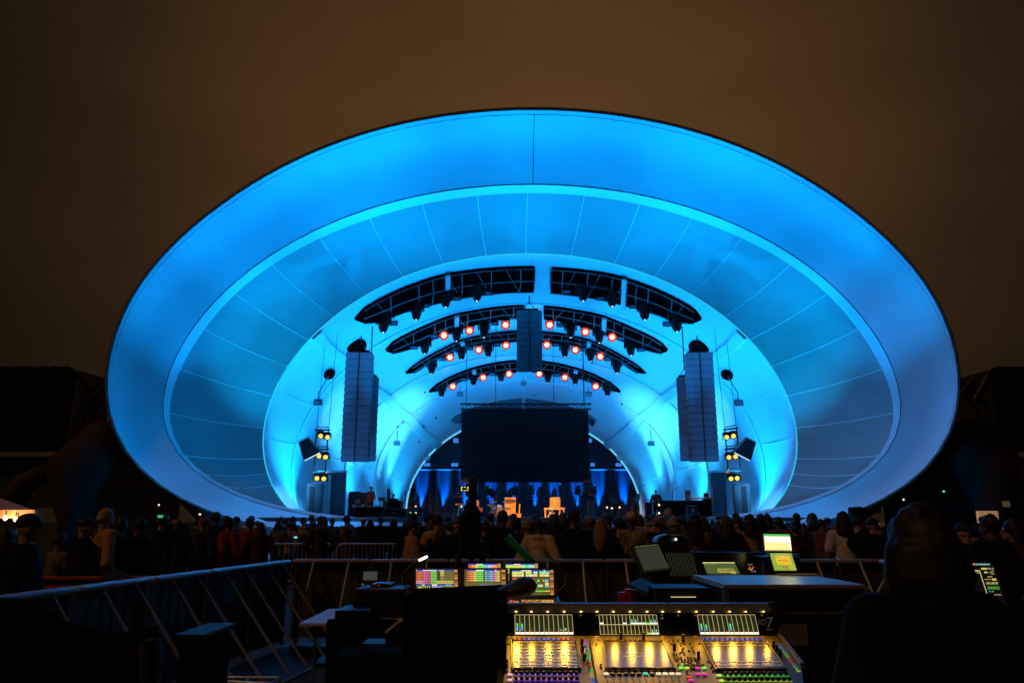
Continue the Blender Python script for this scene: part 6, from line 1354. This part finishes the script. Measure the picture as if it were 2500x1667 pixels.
# laptop and tablet
f = Face(at(1864, 1303, 7.5), at(1928, 1304, 7.5), at(1868, 1343, 7.45)); lt = thing('laptop', at(1900, 1345, 7.45), 'open laptop with a very bright cream page on screen behind the flight case', 'laptop')
f.rect(0, 0, 1, 1, (1, .83, .30), 1.1, .001); f.rect(0, 0, 1, .13, (.04, .5, .12), 1.0, .002); f.rect(.04, .16, 1, .5, (1, 1, .75), 1.5, .002); f.rect(.93, .5, 1, .95, (1, 1, .7), 1.4, .002)
for k in range(9): f.rect(.05 + k * .1, .035, .11 + k * .1, .06, (.3, .8, .35), 1, .003); f.rect(.05 + k * .104, .945, .11 + k * .104, .99, (.1, .05, .02), 1, .003)
mb = MB(); bezel(mb, f, .035, .012); m_ = mk('lid', mb, M_plastic, lt); f.done('screen_picture', m_); mb = MB(); mb.box(f.p(.5, 1.08, -.0) + Vector((0, -.10, -.02)), (.27, .2, .015), bev=.004); mk('keyboard_base', mb, M_plastic, lt)
point(f.p(.5, .5, .3), .9, (1, .85, .4), .08, 'laptop_light')
mb = MB(); q = at(1900, 1352, 7.5); mb.box((q.x, 7.55, q.z / 2), (.34, .3, q.z - .04)); tag(mk('laptop_stand', mb, M_black), 'black box stand under the bright laptop', 'stand')
f = Face(at(1879, 1350, 7.2), at(1932, 1350, 7.2), at(1891, 1392, 7.08)); tb = thing('tablet', at(1915, 1392, 7.08), 'tablet with a green and yellow page propped below the bright laptop', 'tablet')
f.rect(0, 0, 1, 1, (.28, .42, .04), 1.0, .001); f.rect(.20, .16, .88, .68, (.80, .50, .03), 1.0, .002); f.rect(.0, .0, .35, .3, (.22, .40, .08), 1, .0015); f.rect(.7, .6, 1, 1, (.4, .5, .06), 1, .0015)
f.text('75.0', .62, .45, .10, (.15, .1, .02), .5, .003, 1.2); f.rect(.28, .24, .38, .27, (.15, .12, .02), .5, .003); f.rect(.30, .41, .46, .44, (.2, .15, .02), .5, .003); f.rect(.40, .76, .52, .88, (.5, .3, .1), .8, .003); f.rect(.55, .74, .62, .90, (.8, .05, .03), 1, .003)
mb = MB(); bezel(mb, f, .03, .012); m_ = mk('case', mb, M_plastic, tb); f.done('screen_picture', m_)
mb = MB(); a_ = atz(1925, 1398, 1.318); mb.box((a_.x, min(a_.y, y1 - .05), 1.322), (.32, .10, .008)); tag(mk('paper', mb, mat('cream_paper', (.6, .5, .32), .8)), 'cream sheet of paper at the back edge of the flight case top', 'paper')
# domed dark object with a white led
c = at(1643, 1345, 7.9); t = thing('domed_speaker', c, 'dark rounded cabinet with one white pilot light behind the tilted monitor', 'speaker'); mb = MB(); w = px2m(38, 7.9); hh = at(1643, 1304, 7.9).z - c.z; rr = []
prof = [(-w, 0), (-w, hh * .55), (-w * .86, hh * .82), (-w * .5, hh * .97), (0, hh), (w * .5, hh * .97), (w * .86, hh * .82), (w, hh * .55), (w, 0)]
mb.prism([c + Vector((x, -.05, z)) for x, z in prof], (0, .3, 0)); mk('shell_case', mb, mat('dark_red_black_shell', (.02, .008, .010), .35), t); mb = MB(); mb.tube([c + Vector((x, -.06, z)) for x, z in prof[1:8]], .008, 6); mk('trim', mb, mat('dull_blue_trim', (.10, .13, .18), .4), t)
mb = MB(); mb.ell(at(1650, 1316, 7.8), (.010, .008, .010), 8, 6); mk('pilot_light', mb, emis('white_pilot', (.7, .8, 1), 6), t); mb = MB(); mb.box((c.x, 8.0, c.z / 2), (.4, .3, c.z)); mk('base', mb, M_black, t)
# red cup, chair-like frame and rod lights between console and flight case
t = thing('red_cup', atz(1539, 1474, 1.0), 'red plastic cups beside the back of the mixing console', 'cup')
for dx, h_ in ((1524, .10), (1539, .12)): q = at(dx, 1474, 5.6); mb = MB(); mb.lathe([(.030, 0), (.042, h_), (.040, h_)], q - Vector((0, 0, .02)), 16); mk('cup', mb, mat('red_cup_plastic', (.5, .03, .02), .4), t, smooth=True)
t = thing('small_table', at(1540, 1480, 5.7), 'small black side table holding the red cups', 'table'); q = at(1535, 1476, 5.7); mb = MB(); mb.box((q.x, 5.75, q.z - .03), (.5, .4, .03)); mk('top', mb, M_black, t)
for sx in (-.2, .2):
    for sy in (-.15, .15): mb = MB(); mb.box((q.x + sx, 5.75 + sy, q.z / 2 - .02), (.03, .03, q.z - .04)); mk('leg', mb, M_black, t)
t = thing('camera_monitor', at(1570, 1440, 6.4), 'dark tilted camera case left of the flight case', 'case'); mb = MB(); c = at(1568, 1452, 6.2); mb.box(c, (.20, .28, .16), Euler((R(8), R(20), R(-30))), bev=.02); mk('body', mb, M_plastic, t); mb = MB(); mb.tube([at(1542, 1422, 6.2), at(1592, 1440, 6.2)], .014, 8); mk('lid_edge', mb, mat('dull_blue_trim', (.10, .13, .18), .4), t); mb = MB(); mb.box((c.x, c.y, (c.z - .1) / 2), (.3, .3, c.z - .1)); mk('plinth', mb, M_black, t)
t = thing('rack_unit', at(1668, 1470, 5.9), 'low rack unit with a thin row of pale lights behind the mixing console', 'rack'); mb = MB(); q = at(1668, 1452, 5.9); mb.box((q.x, 6.1, q.z - .3), (.42, .4, .7), bev=.01); mk('cabinet', mb, M_plastic, t); mb = MB()
for k in range(15): mb.box(at(1640 + k * 4.1, 1456.5, 5.88), (.009, .006, .006))
mk('lamp_row', mb, emis('pale_row', (.7, .6, .35), 1.0), t)
# ================================================================== white folding table, its gear
tp = [atz(729, 1521, .74), atz(791, 1486, .74)]; x0, y0, y1 = tp[0].x, tp[0].y, tp[1].y; x1 = x0 + 1.83
t = thing('folding_table', ((x0 + x1) / 2, (y0 + y1) / 2, 0), 'white folding table half covered by dark audio gear left of the screens', 'table')
mb = MB(); mb.box(((x0 + x1) / 2, (y0 + y1) / 2, .725), (x1 - x0, y1 - y0, .04), bev=.012); mk('tabletop', mb, mat('white_plastic_top', (.62, .58, .62), .5), t)
for sx in (x0 + .15, x1 - .15):
    for sy in (y0 + .1, y1 - .1): mb = MB(); mb.tube([(sx, sy, 0), (sx, sy, .71)], .014, 6); mk('leg', mb, M_alu, t)
def gear(name, xa, xb, ya, yb_, Y, dep, lab, cat, m=M_plastic, rot=None, parts=()):
    a, b = at(xa, ya, Y), at(xb, yb_, Y); c = (a + b) / 2; t = thing(name, (c.x, Y, b.z), lab, cat); mb = MB(); mb.box((c.x, Y + dep / 2, c.z), (b.x - a.x, dep, a.z - b.z), rot, bev=.01); mk('case', mb, m, t)
    for pn, x_, y_, w, h, pm in parts: mb = MB(); mb.box(at(x_, y_, Y - .006), (w, .01, h)); mk(pn, mb, pm, t)
    return t
gear('audio_mixer', 818, 900, 1489, 1512, 8.2, .5, 'low dark audio mixer with a blue-lit edge on the white folding table', 'mixer', parts=[('highlight_edge', 850, 1489.5, .26, .008, M_steel)])
gear('rack_case', 865, 988, 1437, 1463, 8.6, .5, 'shallow dark rack case with small red lights above the folding table', 'rack', mat('dark_red_brown_case', (.05, .02, .015), .5), parts=[('front_panel', 927, 1451, .48, .07, M_black), ('red_light', 935, 1462, .012, .006, E(RED, .8))])
gear('network_switch', 905, 955, 1424, 1433, 8.8, .3, 'black network box with two red pilot lights', 'device', M_black, parts=[('red_light', 914, 1425, .022, .006, E(RED, .8)), ('red_light', 951, 1425, .012, .01, E(RED, .6)), ('red_light', 925, 1429, .01, .01, E(RED, .8)), ('green_light', 885, 1425, .022, .005, E(GRN, .7))])
gear('small_monitor', 886, 923, 1394, 1417, 8.9, .04, 'small grey-lit monitor standing above the rack case', 'monitor', M_black, parts=[('screen', 904, 1405, .155, .09, mat('dim_grey_screen', (.05, .05, .05), .4, emit=(.10, .095, .085), es=.5))])
gear('rack_tower', 862, 985, 1463, 1530, 8.5, .6, 'black rack tower below the shallow rack case', 'rack', M_black)
# laptop silhouette and office chair
t = thing('laptop', at(930, 1577, 4.6), 'dark laptop seen from the side with blue-lit edges above the office chair', 'laptop')
P = [at(897, 1577, 4.6), at(940, 1577, 4.6), at(984, 1530, 4.7), at(940, 1543, 4.7)]
mb = MB(); a, b = at(896, 1577, 4.55), at(940, 1577, 4.55); mb.box(((a.x + b.x) / 2 + .04, 4.7, a.z), (.26, .2, .014)); mk('keyboard_base', mb, M_plastic, t)
mb = MB(); mb.prism([at(939, 1543, 4.6), at(983, 1508, 4.6), at(986, 1541, 4.6), at(984, 1575, 4.6), at(942, 1577, 4.6)], (0, .012, 0)); mk('lid', mb, M_black, t); mb = MB(); mb.tube([at(939, 1543, 4.58), at(983, 1508, 4.58)], .003, 5); mb.tube([at(942, 1545, 4.58), at(985, 1511, 4.58)], .002, 5); mk('lid_edge', mb, M_steel, t)
mb = MB(); mb.prism([at(957, 1539, 4.59), at(972, 1525, 4.59), at(979, 1532, 4.59), at(973, 1534, 4.59), at(970, 1539, 4.59)], (0, .002, 0)); mk('cyan_patch', mb, mat('cyan_patch_face', (.2, .6, .9), .4), t)  # small cyan patch on the lid
mb = MB(); q = at(930, 1582, 4.7); mb.box((q.x, 4.75, q.z / 2 - .01), (.5, .4, q.z - .02)); tag(mk('road_trunk', mb, M_cloth_black), 'plain black trunk under the side-on laptop', 'trunk')
t = thing('office_chair', at(900, 1640, 5.4), 'black office chair whose armrests catch blue light', 'chair'); cx_, cy_ = at(900, 1640, 5.4).x, 5.4; za = at(840, 1612, 5.4).z
for sx in (-.28, .28):
    mb = MB(); rr = []
    for k in range(7): q = k / 6; rr.append([Vector((cx_ + sx + .045 * math.cos(A), cy_ - .16 + .32 * q, za + .02 * math.sin(q * 3.1) + .014 * math.sin(A))) for A in [j * math.pi / 5 for j in range(10)]])
    mb.grid(rr, closed=True); mk('armrest', mb, M_plastic, t, smooth='all'); mb = MB(); mb.tube([(cx_ + sx, cy_, za), (cx_ + sx, cy_ + .03, za - .2), (cx_ + sx * .5, cy_, za - .26)], .016, 7); mk('arm_post', mb, M_steel, t)
mb = MB(); mb.box((cx_, cy_, za - .24), (.5, .5, .08), bev=.03); mk('seat', mb, M_cloth_black, t); mb = MB(); mb.box((cx_, cy_ - .26, za + .05), (.46, .05, .5), Euler((R(8), 0, 0)), bev=.02); mk('backrest', mb, M_cloth_black, t)
mb = MB(); mb.tube([(cx_, cy_, za - .28), (cx_, cy_, .08)], .03, 8); mk('gas_post', mb, M_black, t)
for k in range(5): A = k * 1.257; mb = MB(); mb.tube([(cx_, cy_, .1), (cx_ + .3 * math.cos(A), cy_ + .3 * math.sin(A), .06)], .02, 6); mk('base_spoke', mb, M_black, t)
# ================================================================== near left: desk, draped cases
q = at(470, 1543, 4.6); t = thing('side_desk', (q.x, 4.8, 0), 'black desk corner with a blue sheen beside the left barriers', 'desk'); mb = MB(); a, b = at(440, 1549, 4.5), at(528, 1545, 4.6); mb.box(((a.x + b.x) / 2, 4.65, a.z), (b.x - a.x, .5, .03), bev=.006); mk('desktop', mb, mat('glossy_dark_top', (.008, .008, .01), .5, spec=.25), t); mb = MB(); mb.box(((a.x + b.x) / 2, 4.68, a.z / 2 - .02), (b.x - a.x - .04, .44, a.z - .04)); mk('cabinet', mb, M_cloth_black, t)
mb = MB(); rr = []; base = [(-30, 1455), (83, 1462), (102, 1473), (150, 1511), (209, 1526), (247, 1545), (300, 1543), (328, 1538), (357, 1528), (381, 1526), (392, 1568), (402, 1667)]
for k, (x, y) in enumerate(base):
    p = at(x, y, 3.2); rr.append([Vector((p.x, 3.2 - .12 + .24 * j / 10, p.z - (abs(j - 5) / 5) ** 3 * (p.z - .02) if j != 5 else p.z)) for j in range(11)])
mb.grid(rr); tag(mk('draped_cases', mb, mat('black_drape_cloth', (.004, .004, .005), .95, spec=.1, bump=.4, bscale=8), smooth='all'), 'equipment heap under a black drape in the bottom left corner', 'draped gear')
t = thing('canvas_bag', at(366, 1650, 3.0), 'narrow tan canvas bag standing against the black drape bottom left', 'bag'); mb = MB(); rr = []
for y, w in ((1560, 12), (1568, 19), (1590, 23), (1630, 21), (1668, 19), (1720, 18)): p = at(367, y, 3.02); ww = px2m(w, 3.0); rr.append([p + Vector((ww * math.cos(A), .06 * math.sin(A), 0)) for A in [j * math.pi / 8 for j in range(16)]])
mb.grid(rr, closed=True); mb.f.append(tuple(range(16))); mb.mi.append(0); mk('sack', mb, mat('tan_canvas', (.045, .03, .014), .9, bump=.4, bscale=40), t, smooth='all'); mb = MB(); p = at(367, 1560, 3.02); mb.tube([p + Vector((-.02, 0, 0)), p + Vector((0, 0, .03)), p + Vector((.02, 0, 0))], .005, 5); mk('strap', mb, M_cloth_black, t)
t = thing('low_stand', atz(600, 1660, .55), 'low metal frame catching blue light at the bottom edge', 'frame'); mb = MB()
a, b, c, d = atz(530, 1652, .55), atz(682, 1653, .55), atz(660, 1668, .55), atz(520, 1660, .55); mb.tube([a, b, c, d, a], .010, 6); mb.tube([a.lerp(b, .5), c.lerp(d, .4)], .008, 6); mk('top_frame', mb, M_bar, t)
for p in (a, b, c, d): mb = MB(); mb.tube([p, (p.x, p.y, 0)], .010, 6); mk('leg', mb, M_bar, t)
# ================================================================== near right: operator and monitor
px_person(2232, 1238, 2.5, 8, "pockets", "bob", "hoodie", "dark", "black", "black", "big black out-of-light silhouette of an operator in the right foreground", "desk operators", skin=2, ground=0.0)
f = Face(at(2312, 1373, 3.5), at(2423, 1373, 3.5), at(2346, 1492, 3.36)); t = thing('monitor', at(2380, 1490, 3.4), 'dark monitor with a teal bar and thin yellow lines at the right', 'monitor')
f.rect(0, 0, 1, 1, (.003, .003, .003), 1.0, .001); f.rect(.14, .02, .93, .06, (.03, .22, .24), 1.0, .002); f.rect(.53, .02, .60, .06, (.8, .15, .04), 1.0, .003)
for a_ in (.63, .68, .72, .76, .80, .84, .88): f.rect(a_, .03, a_ + .025, .055, (.35, .5, .45), 1, .003)
f.rect(.0, .165, .655, .178, (.75, .60, .22), 1.0, .003); f.rect(.645, .165, .66, .70, (.75, .60, .22), 1.0, .003)
for a_, b_, w, h, c_ in ((.70, .12, .13, .035, (.7, .55, .12)), (.84, .12, .08, .03, (.3, .3, .1)), (.94, .12, .03, .03, (.4, .35, .1)), (.90, .175, .06, .012, (.4, .35, .12)), (.74, .20, .07, .03, (.7, .6, .25)), (.84, .21, .10, .014, (.45, .4, .15)), (.88, .245, .07, .014, (.4, .35, .12)), (.78, .30, .10, .014, (.6, .5, .15)), (.70, .355, .14, .014, (.4, .35, .12)), (.86, .345, .09, .04, (.7, .55, .12)), (.70, .42, .26, .05, (.22, .20, .05)), (.74, .425, .03, .012, WHT), (.84, .43, .03, .012, WHT), (.92, .425, .03, .012, WHT), (.70, .51, .26, .06, (.06, .22, .03)), (.71, .60, .04, .025, (.05, .2, .8)), (.77, .605, .04, .014, (.4, .35, .12)), (.80, .67, .15, .014, (.4, .35, .12)), (.55, .19, .07, .014, (.6, .5, .2)), (.58, .22, .05, .014, (.6, .5, .2))): f.rect(a_, b_, a_ + w, b_ + h, c_, 1.0, .004)
mb = MB(); bezel(mb, f, .03, .03); m_ = mk('panel', mb, M_plastic, t); f.done('screen_picture', m_); mb = MB(); q = f.p(.6, 1.0, -.05); mb.tube([q, (q.x, q.y + .08, 0)], .02, 6); mk('stand', mb, M_black, t)
